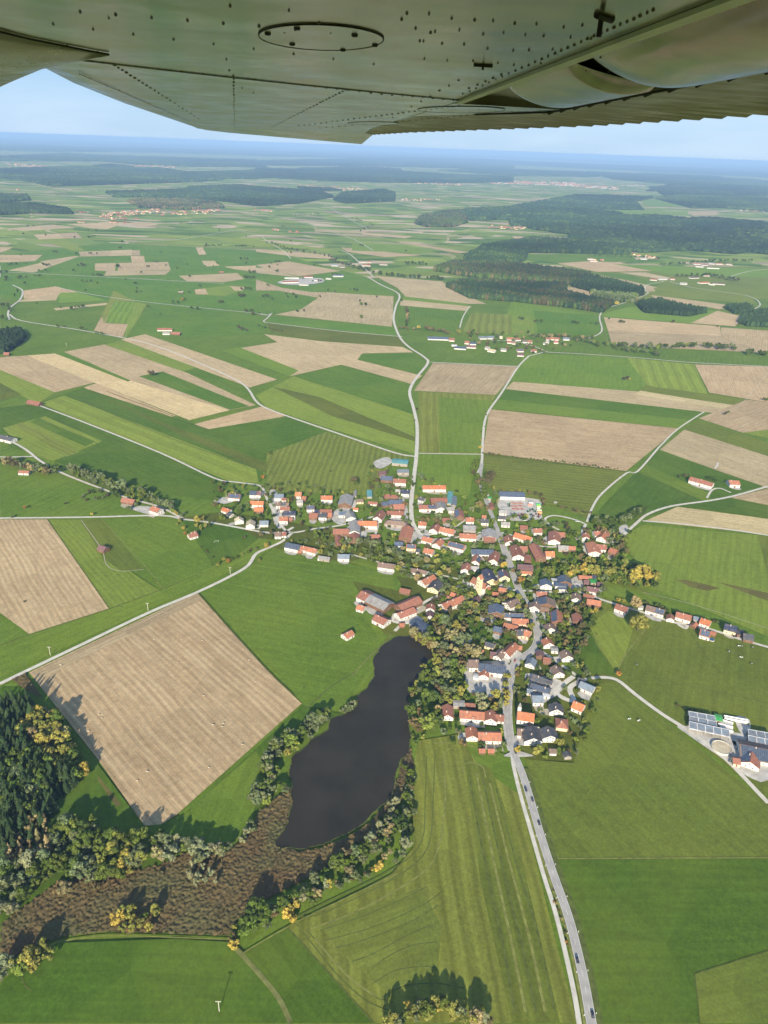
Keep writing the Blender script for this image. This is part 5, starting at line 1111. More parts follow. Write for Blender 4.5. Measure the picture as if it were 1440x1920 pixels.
for q in (('778,420 788,408 830,399 870,396 875,418 850,426 800,426', ('ccn', 'GnG'), .45, 22, 'brown and green wood tip at the upper middle'),
          ('870,396 960,389 1080,367 1225,371 1188,379 1205,394 1130,393 1110,398 960,402 958,412 880,414', ('ccc', 'cGG'), .3, 24, 'dark wooded ridge at upper right'),
          ('958,402 1040,398 1100,396 1150,400 1180,407 1225,406 1290,412 1340,411 1440,421 1440,437 1385,434 1340,436 1385,441 1440,443 1440,478 1405,473 1380,477 1290,470 1200,474 1130,467 1080,470 1066,455 1070,441 1025,434 1000,431 985,425 958,424', ('ccc', 'cGG'), .3, 24, 'broad dark forest at right below the ridge'),
          ('1230,373 1270,367 1440,372 1440,397 1350,390 1300,391 1260,381', ('cc', 'G'), .3, 24, 'dark forest strip at the upper right edge'),
          ('1220,352 1300,345 1440,345 1440,368 1250,368', ('cc', 'G'), .3, 24, 'hazy forest under the skyline at right'),
          ('870,486 905,464 1000,449 1120,456 1180,465 1180,478 990,474 982,490 930,502 880,496', ('ccc', 'cGG'), .3, 22, 'dark wood between pale meadows right of centre'),
          ('812,508 850,494 930,497 1000,502 1105,517 1106,536 1000,531 880,520', ('ccn', 'GnG'), .45, 20, 'mixed brown-green wood right of centre'),
          ('835,538 870,529 960,533 1062,536 1062,552 1150,572 1128,587 1040,574 960,566 880,560', ('cc', 'Gn'), .3, 19, 'dark conifer plantation right of the curving road'),
          ('1072,538 1105,521 1202,545 1206,555 1130,553', ('cc', 'c'), .2, 22, 'narrow conifer belt right of the plantation'), ('1105,548 1195,557 1190,568 1120,566', ('cc', 'ge'), .6, 15, 'green copse between plantation and lane'),
          ('1193,572 1232,566 1325,587 1290,594 1208,587', ('cc', 'c'), .2, 18, 'triangular conifer copse at right'), ('1358,578 1400,573 1412,583 1380,590', ('cc', 'c'), .2, 16, 'small conifer copse near the right edge'), ('1385,606 1400,590 1440,585 1440,614 1400,612', ('cc', 'c'), .2, 18, 'conifer wood cut by the right edge'),
          ('0,626 38,622 48,632 42,642 10,664 0,664', ('cc', 'c'), .2, 16, 'small dark conifer wood at the left edge'), ('0,384 65,384 125,393 137,402 60,400 0,404', ('ccc', 'cGG'), .3, 20, 'wood at the left edge below the skyline'), ('0,366 50,368 57,376 0,380', ('cc', 'G'), .3, 20, 'narrow dark wood at upper left edge'),
          ('240,378 300,374 400,380 420,390 350,394 262,390', ('ccn', 'Gnb'), .5, 20, 'autumn wood behind the red-roofed village at left'), ('0,318 150,313 300,316 430,335 380,341 220,346 100,350 45,340 0,335', ('cc', 'G'), .2, 24, 'wide dark forest at far left'),
          ('200,362 480,352 600,360 625,370 560,382 480,387 420,378 300,370 215,370', ('ccc', 'cGG'), .3, 22, 'dark forest belt left of centre'), ('626,376 640,364 720,357 740,364 738,378 650,382', ('ccc', 'cGG'), .3, 24, 'rounded dark wood at upper centre'),
          ('0,294 120,288 200,292 480,300 480,308 330,306 200,303 0,302', ('cc', 'G'), .2, 26, 'blue wooded band under the skyline at left'), ('480,302 740,296 960,310 960,318 700,312 480,310', ('cc', 'G'), .2, 26, 'blue wooded band under the skyline at centre'),
          ('480,316 700,322 960,332 960,342 830,344 620,340 480,332', ('cc', 'G'), .2, 24, 'dark blue forest belt at upper centre'), ('820,320 960,318 1130,324 1122,332 960,330', ('cc', 'G'), .2, 24, 'hazy forest left of the far town'), ('300,326 480,320 560,330 470,336 420,336', ('cc', 'G'), .2, 24, 'hazy forest at upper left of centre'),
          ('300,306 480,309 500,314 330,312', ('cc', 'G'), .2, 24, 'thin hazy forest line at upper left'), ('1100,322 1440,340 1440,346 1230,344 1150,336', ('cc', 'G'), .2, 26, 'hazy forest below the far hills at right'),
          ('350,352 450,348 480,352 400,358', ('ccc', 'cGG'), .3, 20, 'small hazy wood at upper left'), ('560,352 620,354 640,358 570,360', ('ccc', 'cGG'), .3, 20, 'small hazy wood by the far village')):
    wood(*q[:3] if False else q[0:1], q[1], q[2], q[3], q[4])
wr2 = random.Random(21)
for k in range(70):
    py = -14+wr2.uniform(0, 1)**1.5*76; px = wr2.uniform(-20, 1460); y = 284+(px-720)*.0375+py; wx = wr2.uniform(30, 150); hy = wr2.uniform(.8, 2.4)+max(py, 0)*.035
    if 900 < px < 1200 and 325 < y < 360: continue
    q_ = [(px+wx*math.cos(t)*(1+.25*math.sin(3*t+k)), wx*math.cos(t)*.0375, hy*math.sin(t)*(1+.3*math.cos(2*t+k))) for t in [j*.6283 for j in range(10)]]
    pts_ = ' '.join('%.1f,%.1f' % (a_, max(y+b_+c_, 281+(a_-720)*.0375+c_*.3)) for a_, b_, c_ in q_)
    wood(pts_, ('cc', 'GG'), .3, 24, 'far hazy wood lying between pale fields under the horizon', cap=1500)
# low far ridges
def ridge(x0, x1, ya, yb, h, label='blue hills on the horizon', seed=1):
    rs = np.random.RandomState(seed); n = 60; V = []; Fq = []
    A0 = at(x0, ya[0]); A1 = at(x1, ya[1]); B0 = at(x0, yb[0]); B1 = at(x1, yb[1]); ph = rs.uniform(0, 6, 4)
    for i in range(n+1):
        t = i/n; a = A0.lerp(A1, t); b = B0.lerp(B1, t); e = math.sin(math.pi*t)**.5
        hh = h*e*(.62+.22*math.sin(7*t+ph[0])+.12*math.sin(17*t+ph[1])+.05*math.sin(41*t+ph[2]))
        for s, z in ((0, 0), (.25, .75), (.5, 1), (.75, .8), (1, 0)): p = a.lerp(b, s); V.append((p.x, p.y, hh*z+.2))
    for i in range(n):
        for k in range(4): a = i*5+k; Fq.append((a, a+5, a+6, a+1))
    me = bpy.data.meshes.new('hills'); me.from_pydata(V, [], Fq); me.update()
    me.polygons.foreach_set('use_smooth', [True]*len(Fq)); o = link('hills', me, None, M['hill']); tag(o, kind='structure')
M['hill'] = simple('wooded_hill', (.035, .060, .025), .95, .5, .0015)
ridge(-60, 620, (266, 286), (259, 278), 90, seed=2); ridge(-60, 900, (277, 303), (268, 292), 60, seed=4); ridge(500, 1500, (291, 329), (286, 320), 90, seed=6); ridge(850, 1500, (304, 336), (298, 322), 70, seed=9); ridge(-80, 1500, (258, 319), (255, 313), 110, seed=12)

# far villages: single houses while there is room, one mass beyond
def far_house(mb, x, y, L, wd, a, e, rise):
    ca, sa = math.cos(a), math.sin(a); q = lambda u, v, z: (x+u*ca-v*sa, y+u*sa+v*ca, z)
    mb.mi = 0 if frng.random() < .5 else (1 if frng.random() < .5 else 2); mb.add([q(u, v, z) for z in (0, e) for u, v in ((-L, -wd), (L, -wd), (L, wd), (-L, wd))]+[q(-L, 0, e+rise), q(L, 0, e+rise)], [(0, 1, 5, 4), (2, 3, 7, 6), (1, 2, 6, 9, 5), (3, 0, 4, 8, 7)])
    mb.mi = 1 if frng.random() < .65 else (2 if frng.random() < .6 else 3); t = .3
    mb.add([q(-L, -wd-.5, e-.2), q(L, -wd-.5, e-.2), q(L, 0, e+rise+t), q(-L, 0, e+rise+t), q(L, wd+.5, e-.2), q(-L, wd+.5, e-.2)], [(0, 1, 2, 3), (3, 2, 4, 5)])
frng = random.Random(5)
FV = [('red-roofed village at upper left', [(190, 405, 300, 394, 90, 7), (300, 402, 410, 396, 55, 6), (200, 410, 260, 412, 14, 3)], 0), ('village near the left edge under the skyline', [(15, 308, 85, 313, 70, 4), (60, 317, 90, 321, 20, 2)], 1), ('hazy village at upper left', [(240, 311, 330, 314, 70, 3), (340, 321, 390, 324, 20, 2)], 1),
      ('village with a church at upper centre', [(560, 350, 690, 357, 110, 5)], 0), ('small village right of upper centre', [(750, 374, 830, 376, 34, 3)], 1), ('large white town at upper right', [(920, 341, 1080, 346, 220, 5), (1050, 346, 1160, 354, 110, 4), (1160, 348, 1210, 349, 10, 1)], 1),
      ('hazy settlement in upper middle', [(780, 343, 870, 347, 50, 3)], 1), ('village behind the wood at upper right', [(1012, 378, 1055, 380, 24, 3)], 0), ('village at the forest edge right of centre', [(918, 425, 1040, 432, 46, 4)], 0), ('small white village near the right edge', [(1385, 395, 1430, 397, 18, 2)], 1),
      ('farmsteads by the left woods', [(140, 396, 165, 399, 7, 2), (200, 417, 240, 418, 6, 1), (28, 355, 42, 357, 5, 1), (148, 417, 160, 418, 3, 1)], 1), ('farmsteads in the upper middle fields', [(508, 431, 560, 436, 9, 2), (480, 393, 525, 398, 9, 2)], 1),
      ('scattered white buildings under the skyline', [(580, 309, 720, 313, 50, 3), (150, 283, 165, 285, 8, 1), (40, 273, 60, 275, 10, 1), (720, 321, 760, 323, 22, 2), (1170, 322, 1190, 324, 10, 1), (1240, 347, 1310, 348, 30, 2), (1100, 330, 1300, 336, 60, 4), (850, 329, 880, 331, 8, 1)], 1),
      ('hamlet beside the upper right meadows', [(1100, 486, 1130, 489, 5, 1), (1185, 478, 1230, 484, 10, 2), (890, 470, 900, 472, 2, 1)], 0)]
for lab, cl, wh in FV:
    mb = MB()
    for x0, y0, x1, y1, n, sp in cl:
        for _ in range(n):
            t = frng.random(); px = x0+(x1-x0)*t+frng.gauss(0, 3); py = y0+(y1-y0)*t+frng.uniform(-sp, sp)*.6; P = at(px, py); D = math.hypot(P.x, P.y)
            sc = max(1.0, min(D/9000, 1.8)) if wh else 1.0
            far_house(mb, P.x, P.y, frng.uniform(5, 9)*sc*(2.0 if 'town' in lab and frng.random() < .3 else 1), frng.uniform(5, 7)*sc, frng.uniform(-.5, .5)+(1.57 if frng.random() < .3 else 0), 2.6*sc, 4.0*sc)
    o = mb.build('distant_village', [M['Ww'] if 'white' in lab else M['Wy'], M['Ro'], M['Rr'], M['Rg']]); tag(o, lab, kind='stuff')
# ---------------------------------------------------------------- vehicles
def paint_material():
    m, n, l, p = newmat('car_paint'); oi = n.new('ShaderNodeObjectInfo'); l.new(oi.outputs['Color'], p.inputs['Base Color']); p.inputs['Roughness'].default_value = .28; p.inputs['Coat Weight'].default_value = .4; return m
M['car'] = paint_material()
def car_parts(L=4.4, Wd=1.8, H=1.46, van=False):
    b = MB(); h = Wd/2
    prof = [(-L/2, .35, .62, .86), (-L/2+.15, .25, .78, .97), (-L*.22, .22, .84, 1), (L*.12, .22, .86, 1), (L*.36, .24, .80, .97), (L/2-.1, .28, .66, .88), (L/2, .36, .55, .8)]
    b.loft([[(x, -h*s, z0), (x, h*s, z0), (x, h*s, z0+(z1-z0)*.75), (x, h*s*.93, z1), (x, -h*s*.93, z1), (x, -h*s, z0+(z1-z0)*.75)] for x, z0, z1, s in prof])
    c = MB(); x0, x1 = (-L*.47, L*.34) if van else (-L*.42, L*.24)
    t0, t1 = (-L*.44, L*.2) if van else (-L*.30, L*.06); zt = 1.95 if van else H
    lo = [(x0, -h*.88, .80), (x1, -h*.88, .84), (x1, h*.88, .84), (x0, h*.88, .80)]; hi = [(t0, -h*.72, zt-.05), (t1, -h*.72, zt-.05), (t1, h*.72, zt-.05), (t0, h*.72, zt-.05)]
    c.loft([lo, hi]); r = MB(); r.loft([[(x, y, zt-.05) for x, y, _ in hi], [(x*.97, y*.94, zt) for x, y, _ in hi]])
    w_ = MB(); w_.tube((0, -.1, 0), (0, .1, 0), .32, .32, 12)
    return b.mesh('body', M['car'], True), c.mesh('windows', M['pane']), r.mesh('roof', M['car']), w_.mesh('wheel', M['tyre'])
CARM = {False: car_parts(), True: car_parts(5.2, 2.0, 1.9, True)}
def vehicle(px, py, rz, col, label, name='car', van=False, P=None):
    P = P or at(px, py, .5); root = empty(name, (P.x, P.y, Z_ROAD+.03), rz); b, c, r, w_ = CARM[van]; L = 5.2 if van else 4.4
    for nm, me in (('body', b), ('cabin_glass', c), ('roof', r)): o = link(nm, me, root); o.color = (*col, 1)
    for sx in (-1, 1):
        for sy in (-1, 1): o = link('wheel', w_, root); o.location = (sx*L*.31, sy*.8, .32)
    tag(root, label, 'van' if van else 'car', 'vehicles on the roads'); return root
def on_road(px, py, off):
    Q = at(px, py); i = min(range(len(PS)-1), key=lambda k: (PS[k]-Q).length); t = (PS[i+1]-PS[i]).normalized(); return PS[i]+Vector((t.y, -t.x, 0))*off, math.atan2(t.y, t.x)
DK = (.02, .025, .05)
for px, py, off, col, lab in ((966, 1413, -1.5, (.03, .03, .035), 'dark car on the main road at the village exit'), (991, 1481, 1.4, (.03, .04, .09), 'dark blue car in the right lane below the village, uppermost of three'),
                              (990, 1502, -1.4, (.05, .06, .09), 'slate car in the left lane, middle of three below village'), (1003, 1545, -1.4, (.012, .014, .025), 'black car in the left lane, lowest of three below village'),
                              (1089, 1806, 1.4, (.02, .03, .06), 'dark blue car beside the field entrance on the lower road'), (1101, 1903, -1.4, (.02, .025, .045), 'black car on the road at the bottom edge')):
    P, rz = on_road(px, py, off); vehicle(0, 0, rz+(math.pi if off < 0 else 0), col, lab, P=P)
G8 = lambda ox, oy, k, X, Y: (ox+X/k, oy+Y/k)
for (X, Y, rz, col, lab, van), o in [((( *G8(880, 860, 4, 418, 468), 0, (.75, .75, .73), 'white van at the lower edge of the machinery yard', True)), 0), ((*G8(880, 860, 4, 645, 335), .2, (.75, .75, .72), 'white van alone in the grass right of the machinery yard', True), 0),
                                     ((*G8(880, 860, 4, 808, 475), -.3, (.78, .78, .76), 'white camper beside the loop track at upper right', True), 0), ((*G8(880, 860, 4, 730, 492), -.3, (.78, .78, .76), 'white van parked left of the camper on the loop track', True), 0), ((*G8(1140, 1060, 4.8, 1140, 648), 0, DK, 'dark car parked on the pale drive at right', False), 0),
                                     ((*G8(1240, 1290, 7.2, 1000, 820), 1.5, (.6, .6, .6), 'white car in shade beside the large solar farm roof', False), 0), ((*G8(1240, 1290, 7.2, 935, 1005), .3, (.3, .3, .3), 'grey car left of the small red-roofed farm house', False), 0), ((*G8(1140, 1060, 4.8, 395, 460), -.2, (.25, .25, .25), 'grey car before the long white house at right', False), 0),
                                     ((*G8(900, 1040, 4.8, 860, 262), .4, (.5, .5, .52), 'silver car on the yard east of the church', False), 0), ((*G8(800, 1180, 4.235, 700, 255), 1.2, (.4, .05, .04), 'red car beside the main road opposite the solar school', False), 0), ((*G8(640, 1020, 4.8, 430, 690), .2, (.45, .05, .05), 'dark red car in the yard above the pond', False), 0)]:
    vehicle(X, Y, rz, col, lab, 'van' if van else 'car', van)
# machinery yard
def tractor(px, py, rz, col, cname):
    P = at(px, py); root = empty('tractor', (P.x, P.y, Z_ROAD+.02), rz); b = MB(); b.loft([[(x, -w_, .7), (x, w_, .7), (x, w_*.9, z), (x, -w_*.9, z)] for x, w_, z in ((-.4, .5, 1.5), (1.8, .42, 1.45), (2.2, .36, 1.2))]); b.build('bonnet', M['car'], root).color = (*col, 1)
    c = MB(); c.loft([[(-1.7, -.8, 1.1), (-.3, -.8, 1.1), (-.3, .8, 1.1), (-1.7, .8, 1.1)], [(-1.6, -.7, 2.6), (-.5, -.7, 2.6), (-.5, .7, 2.6), (-1.6, .7, 2.6)]]); c.build('cab', M['pane'], root)
    r = MB(); r.box(-1.75, -.35, -.85, .85, 2.6, 2.75); r.build('cab_roof', M['car'], root).color = (*col, 1)
    for x, y, R in ((-1.1, -.95, .85), (-1.1, .95, .85), (1.5, -.8, .55), (1.5, .8, .55)): w_ = MB(); w_.tube((x, y-.22, R), (x, y+.22, R), R, R, 12); w_.build('wheel', M['tyre'], root)
    queue_label(root, cname+' tractor parked in the machinery yard', 'tractor', 'machines in the machinery yard', px)
def implement(px, py, rz, col, cname):
    P = at(px, py); root = empty('farm_implement', (P.x, P.y, Z_ROAD+.02), rz); b = MB(); b.box(-2.2, 2.2, -.12, .12, .8, 1.05); b.box(-2.2, 2.2, -1.1, -.9, .8, 1); b.tube((0, 0, .9), (0, 1.8, .6), .12, .1)
    for k in range(5): x = -2+k; b.box(x-.08, x+.08, -1.1, .1, .8, 1)
    b.build('frame', M['car'], root).color = (*col, 1); t = MB()
    for k in range(9):
        x = -2+k*.5; t.tube((x, -.2-(k % 2)*.7, .9), (x, -.5-(k % 2)*.7, .05), .08, .04, 5)
    t.build('tines', M['frame'], root)
    queue_label(root, cname+' farm implement standing in the machinery yard', 'farm implement', 'machines in the machinery yard', px)
RD, GN, OR_ = (.45, .07, .04), (.03, .25, .08), (.55, .2, .08)
for k in range(24):
    X = 320+(k % 8)*11+hrng.uniform(-4, 4); Y = 345+(k//8)*20+hrng.uniform(-4, 4); implement(*G8(880, 860, 4, X, Y), hrng.uniform(-1, 1), *((RD, 'red') if k % 3 else (OR_, 'orange')))
for X, Y, c in ((295, 350, 'g'), (297, 365, 'g'), (455, 395, 'g'), (475, 390, 'g'), (490, 405, 'g'), (350, 440, 'g'), (372, 435, 'r'), (395, 428, 'r'), (415, 430, 'r'), (430, 445, 'r'), (460, 430, 'g'), (480, 440, 'r'), (500, 425, 'r'), (440, 405, 'g'), (515, 445, 'r'), (525, 430, 'r')):
    tractor(*G8(880, 860, 4, X, Y), hrng.uniform(0, 3), *((GN, 'green') if c == 'g' else (RD, 'red')))
def container(px, py, col, cname, L=6, rz=0):
    P = at(px, py, 1.2); root = empty('container', (P.x, P.y, Z_ROAD+.02), rz); b = MB(); b.box(-L/2, L/2, -1.2, 1.2, .1, 2.6)
    for k in range(int(L/.5)): x = -L/2+.25+k*.5; b.box(x-.1, x+.1, -1.26, -1.2, .2, 2.5)
    b.build('walls', M['car'], root).color = (*col, 1); r = MB(); r.box(-L/2-.05, L/2+.05, -1.28, 1.28, 2.6, 2.7); r.build('lid', M['car'], root).color = tuple(c*.9 for c in col)+(1,)
    queue_label(root, cname+' container at the yard edge near the machines', 'container', 'containers of the machinery yard', px)
for X, Y, c, n_ in ((460, 340, (.75, .72, .68), 'white'), (455, 352, (.6, .25, .2), 'pink-red'), (515, 350, (.12, .5, .12), 'bright green'), (520, 365, (.6, .7, .25), 'lime'), (524, 380, (.75, .75, .7), 'white'), (524, 395, (.7, .65, .4), 'cream'), (528, 410, (.7, .35, .15), 'orange')):
    container(*G8(880, 860, 4, X, Y), c, n_)

# ---------------------------------------------------------------- cows
def cow_mesh(kind):
    mb = MB(); n = 10
    def rg(x, w_, zc, h_): return [(x, w_*math.cos(t*2*math.pi/n), zc+h_*math.sin(t*2*math.pi/n)) for t in range(n)]
    mb.mi = 0; mb.loft([rg(-1.15, .08, 1.15, .1), rg(-1.1, .26, 1.05, .3), rg(-.8, .34, 1.0, .38), rg(-.2, .38, .95, .42)], True)
    mb.mi = 1; mb.loft([rg(-.2, .38, .95, .42), rg(.25, .37, .94, .42)], False)
    mb.mi = 0; mb.loft([rg(.25, .37, .94, .42), rg(.6, .31, .98, .42), rg(.85, .2, 1.08, .32), rg(1.15, .13, 1.0, .2), rg(1.35, .12, .75, .16), rg(1.6, .09, .45, .11), rg(1.68, .05, .35, .06)], True)
    for x, y in ((-.85, .2), (-.85, -.2), (.6, .18), (.6, -.18)):
        mb.tube((x, y, .85), (x+(.1 if x > 0 else -.12), y, .42), .11, .07, 6); mb.tube((x+(.1 if x > 0 else -.12), y, .42), (x+.02, y, 0), .07, .05, 6)
    mb.tube((-1.15, 0, 1.2), (-1.25, 0, .5), .03, .03, 5)
    for s in (-1, 1): mb.add([(1.33, s*.08, .9), (1.25, s*.28, .92), (1.3, s*.1, .82)], [(0, 1, 2)])
    return mb.mesh('cow', [M['dark'], M['white']] if kind else [M['white'], M['dark']], True)
CW = [cow_mesh(0), cow_mesh(1)]
for k, (px, py, c) in enumerate([(*G8(1140, 1060, 4.8, X, Y), c) for X, Y, c in ((1175, 742, 0), (1200, 745, 1), (1297, 755, 1), (1085, 793, 1), (1192, 845, 0), (1287, 903, 1))]+[(1179, 1352, 0), (1197, 1355, 0), (1193, 1250, 1)]):
    P = at(px, py); o = link('cow', CW[c]); o.location = (P.x, P.y, LAYER[0]); o.rotation_euler = (0, 0, hrng.uniform(-.6, .6)+(3.14 if k % 2 else 0)); o.scale = (1.15,)*3
    queue_label(o, ('black' if c else 'mostly white')+' cow grazing in the meadow '+('below the right-hand lane' if px > 1210 and py > 1205 else 'right of the turning circle'), 'cow', 'cows grazing on the right meadow', px)

# ---------------------------------------------------------------- poles, posts, goals
def pole(px, py, h, label):
    P = at(px, py); root = empty('utility_pole', (P.x, P.y, LAYER[0]), 0); a = MB(); a.tube((0, 0, 0), (0, 0, h), .26, .2, 8); a.build('mast', M['cream'], root)
    b = MB(); b.box(-1.6, 1.6, -.14, .14, h-.35, h-.1); b.build('crossarm', M['cream'], root)
    for x in (-1.4, 0, 1.4): c = MB(); c.tube((x, 0, h-.1), (x, 0, h+.35), .09, .06, 6); c.build('insulator', M['white'], root)
    tag(root, label, 'utility pole', 'utility poles in the meadows')
pole(411.5, 1899, 9.2, 'pale utility pole standing in the bottom left meadow'); pole(95, 1231, 9.5, 'utility pole by the lane above the large tan field, leftmost'); pole(278, 1147, 9, 'utility pole beside the lane, second of three from left')
pole(432, 1079, 9, 'utility pole near the orange tree beside the lane'); pole(125, 652, 9, 'lone utility pole in the meadow right of the left wood')
for sgn, q in ((-1, 'left'), (1, 'right')):
    for k, P in enumerate(resample(offset_line([p for p in PS if 1425 < pix(p)[1] < 1925], sgn*3.6), 25)[1:]):
        if sgn*3 == 0: continue
        a = MB(); a.add([(-.12, -.1, 0), (.12, -.1, 0), (0, .12, 0), (-.12, -.1, .85), (.12, -.1, .85), (0, .12, 1.05)], [(0, 1, 4, 3), (1, 2, 5, 4), (2, 0, 3, 5), (3, 4, 5)]); a.mi = 1; a.box(-.13, .13, -.12, -.1, .6, .8)
        o = a.build('marker_post', [M['white'], M['dark']]); o.location = (P.x, P.y, Z_ROAD); o.scale = (1.6, 1.6, 1.2)
        queue_label(o, 'white road marker post on the '+q+' verge of the main road', 'marker post', 'marker posts of the main road', -P.y)
def goal(px, py, rz, label):
    P = at(px, py); root = MB(); root.tube((-2.5, 0, 0), (-2.5, 0, 2), .09, .09); root.tube((2.5, 0, 0), (2.5, 0, 2), .09, .09); root.tube((-2.5, 0, 2), (2.5, 0, 2), .09, .09)
    for x in (-2.5, 2.5): root.tube((x, 0, 2), (x, 1.2, 0), .06, .06)
    o = root.build('goal', M['white']); o.location = (P.x, P.y, LAYER[0]); o.rotation_euler = (0, 0, rz); tag(o, label, 'goal')
goal(406, 1019, .4, 'white football goal on the small meadow pitch')
# garden pools
def pool(px, py, R, label):
    P = at(px, py); mb = MB(); n = 20; rg = lambda r, z: [(r*math.cos(t*6.2832/n), r*math.sin(t*6.2832/n), z) for t in range(n)]
    mb.loft([rg(R, 0), rg(R, 1.1)]); mb.mi = 1; mb.loft([rg(R-.25, 1.1), rg(R-.25, 1.16)]); m_ = simple('pool_cover', (.03, .10, .22), .3); o = mb.build('garden_pool', [M['frame'], m_]); o.location = (P.x, P.y, Z_ROAD); tag(o, label, 'pool')
pool(*G8(1140, 1060, 4.8, 930, 683), 2.8, 'round blue garden pool below the orange-roofed house at right')
pool(1065, 1420, 2.2, 'round pale garden pool at the lower edge of the village')
# grey slurry / bale heaps in the tan field: pale straw remains
for k in range(26):
    px = hrng.uniform(110, 480); py = 1180+hrng.uniform(0, 300)
    if not inside(poly_world(F_('80,1262 370,1125 500,1258 545,1320 330,1510 290,1530 270,1520')), *at(px, py).xy): continue
    P = at(px, py); mb = MB(); R = hrng.uniform(.6, 1.3)
    mb.loft([[(r*R*math.cos(t*.785)*(1+.3*math.sin(t*2+k)), r*R*.7*math.sin(t*.785), z) for t in range(8)] for r, z in ((1, 0), (.7, .25), (.2, .4))]); o = mb.build('straw_heap', M['Ry']); o.location = (P.x, P.y, LAYER[0]-.1)
    queue_label(o, 'small pale straw heap lying on the large tan field', 'straw heap', 'straw heaps on the tan field', px)

# ---------------------------------------------------------------- aeroplane: the wing overhead
WD = ray(570, 300).normalized(); q = ray(1570, 350); WC = (q-WD*q.dot(WD)).normalized(); WN = WD.cross(WC)
if WN.z < 0: WN = -WN
HW = .16
def wp(px, py):
    r = ray(px, py); r = r*(HW/r.dot(WN)); return r.dot(WD), r.dot(WC)
def WP(s, c, z=0.0): return WD*s+WC*c+WN*(HW+z)
def wing_material(name, base, rough, stain=.6):
    m, n, l, p = newmat(name); tc = n.new('ShaderNodeTexCoord'); O = tc.outputs['Object']
    mp = N(n, 'ShaderNodeMapping'); mp.inputs['Scale'].default_value = (1.0, 5, 3); mp.inputs['Rotation'].default_value = (0, 0, .1); l.new(O, mp.inputs[0])
    a = noise(n, l, mp.outputs[0], 2.2, 6, .6); b = noise(n, l, O, 6, 5, .65); d_ = noise(n, l, O, 55, 2)
    n.new('ShaderNodeRGB').outputs[0].default_value = (*base, 1)
    c = mixc(n, l, mr(n, l, a, .42, .70, 0, stain), n['RGB'].outputs[0], (base[0]*.36, base[1]*.34, base[2]*.26))
    c = mixc(n, l, mr(n, l, b, .50, .72, 0, stain*.7), c, (base[0]*2.1, base[1]*1.9, base[2]*1.9))
    c = mixc(n, l, mr(n, l, d_, .60, .80, 0, .35), c, (base[0]*.4, base[1]*.36, base[2]*.3))
    l.new(c, p.inputs['Base Color']); l.new(mr(n, l, b, .3, .7, rough*.7, rough*1.5), p.inputs['Roughness']); p.inputs['Specular IOR Level'].default_value = .6; p.inputs['Metallic'].default_value = .62
    bp = N(n, 'ShaderNodeBump', Strength=.5, Distance=.006); l.new(noise(n, l, O, 5, 2), bp.inputs['Height']); l.new(bp.outputs[0], p.inputs['Normal']); return m
MWG = wing_material('wing_paint', (.14, .136, .078), .16, 1.0); MWD = wing_material('wing_dark', (.10, .10, .085), .3); MWS = wing_material('wing_panel', (.15, .15, .10), .35, .4)
MBK = simple('rubber_black', (.012, .011, .010), .6, .2, 20); MLIP = simple('wing_lip', (.30, .30, .21), .35, .15, 12)
plane_root = empty('aeroplane', CAM+WD*3.2+WN*HW)
plane_root.empty_display_size = .1
ORG = WD*3.2+WN*HW
def wmesh(name, grid_or_mb, mats, smooth=True, parent=None):
    o = grid_or_mb.build(name, mats, parent or plane_root, smooth); return o
def V3(s, c, z=0.0): return tuple(WP(s, c, z)-ORG)
def interp(t, T_):
    for (a, b), (c, d) in zip(T_, T_[1:]):
        if t <= c: return b+(d-b)*(max(t, a)-a)/(c-a)
    return T_[-1][1]
LE = [(.2, -.60), (2.0, -.64), (2.55, -.70), (3.44, -.745), (5.24, -.775), (6.0, -.785), (6.16, -.71)]
HG = [(.2, .40), (2.2, .41), (4.2, .34), (4.9, .36), (5.06, .425), (6.16, .425)]
TE = [(.2, 1.22), (2.06, 1.19), (2.37, 1.14), (2.97, 1.03), (3.7, .79), (4.45, .55), (5.03, .425)]
mb = MB(); rings = []
for s in [.2+.05*k for k in range(120)]:
    if s > 6.16: break
    le, hg = interp(s, LE), interp(s, HG); dr = -.034*min(max((s-5.15)/.95, 0), 1); tk = 1-.35*min(max((s-2)/4, 0), 1); end = 1 if s < 6.05 else .5
    prof = [(le, .05), (le+.008, .028), (le+.035, .012), (le+.09, .003), (le+.18, 0), (0, 0), (hg-.12, 0), (hg, 0), (hg, .07), (.0, .15), (le+.25, .145), (le+.08, .105), (le+.015, .07)]
    rings.append([V3(s, c, (z*tk*end if z > .02 else z)+dr*max(0, (c-le)/(hg-le))) for c, z in prof])
mb.loft(rings); skin_mb = mb; wing = wmesh('wing_skin', mb, MWG, False)
for poly in wing.data.polygons: poly.use_smooth = False
# lip along the hinge line
lip = MB()
lip.loft([[V3(s, c, z) for c, z in ((.400, -.0005), (.400, -.006), (.417, -.007), (.417, -.0005))] for s in (.3, .8, 1.3, 1.8, 2.2)]); wmesh('hinge_lip', lip, MLIP, False, wing)
# aft panels: cove and control surface
cove = MB(); cove.loft([[V3(s, c, z) for c, z in ((.417, .03), (.74, .008), (.74, .06), (.417, .07))] for s in (.2, 1, 2, 2.45)]); wmesh('cove', cove, MWD, False)
aft = MB(); rr = []
for k in range(98):
    s = .2+k*.05; te = interp(s, TE); saw = (k % 2)
    h0 = .72 if s < 2.4 else max(interp(s, HG)+.006, .72-(s-2.4)*.55)
    if te < h0+.01: h0 = te-.01
    for z_s in ((0,) if True else ()):
        j = -.007 if saw else .003
        rr.append([V3(s, h0, .002), V3(s, (h0+te)/2, .002+j*.35), V3(s, te+(.010 if saw else 0), .004+j), V3(s, te+(.010 if saw else 0), .012+j), V3(s, h0, .05)])
aft.loft(rr); ail = wmesh('aileron', aft, MWS, False)
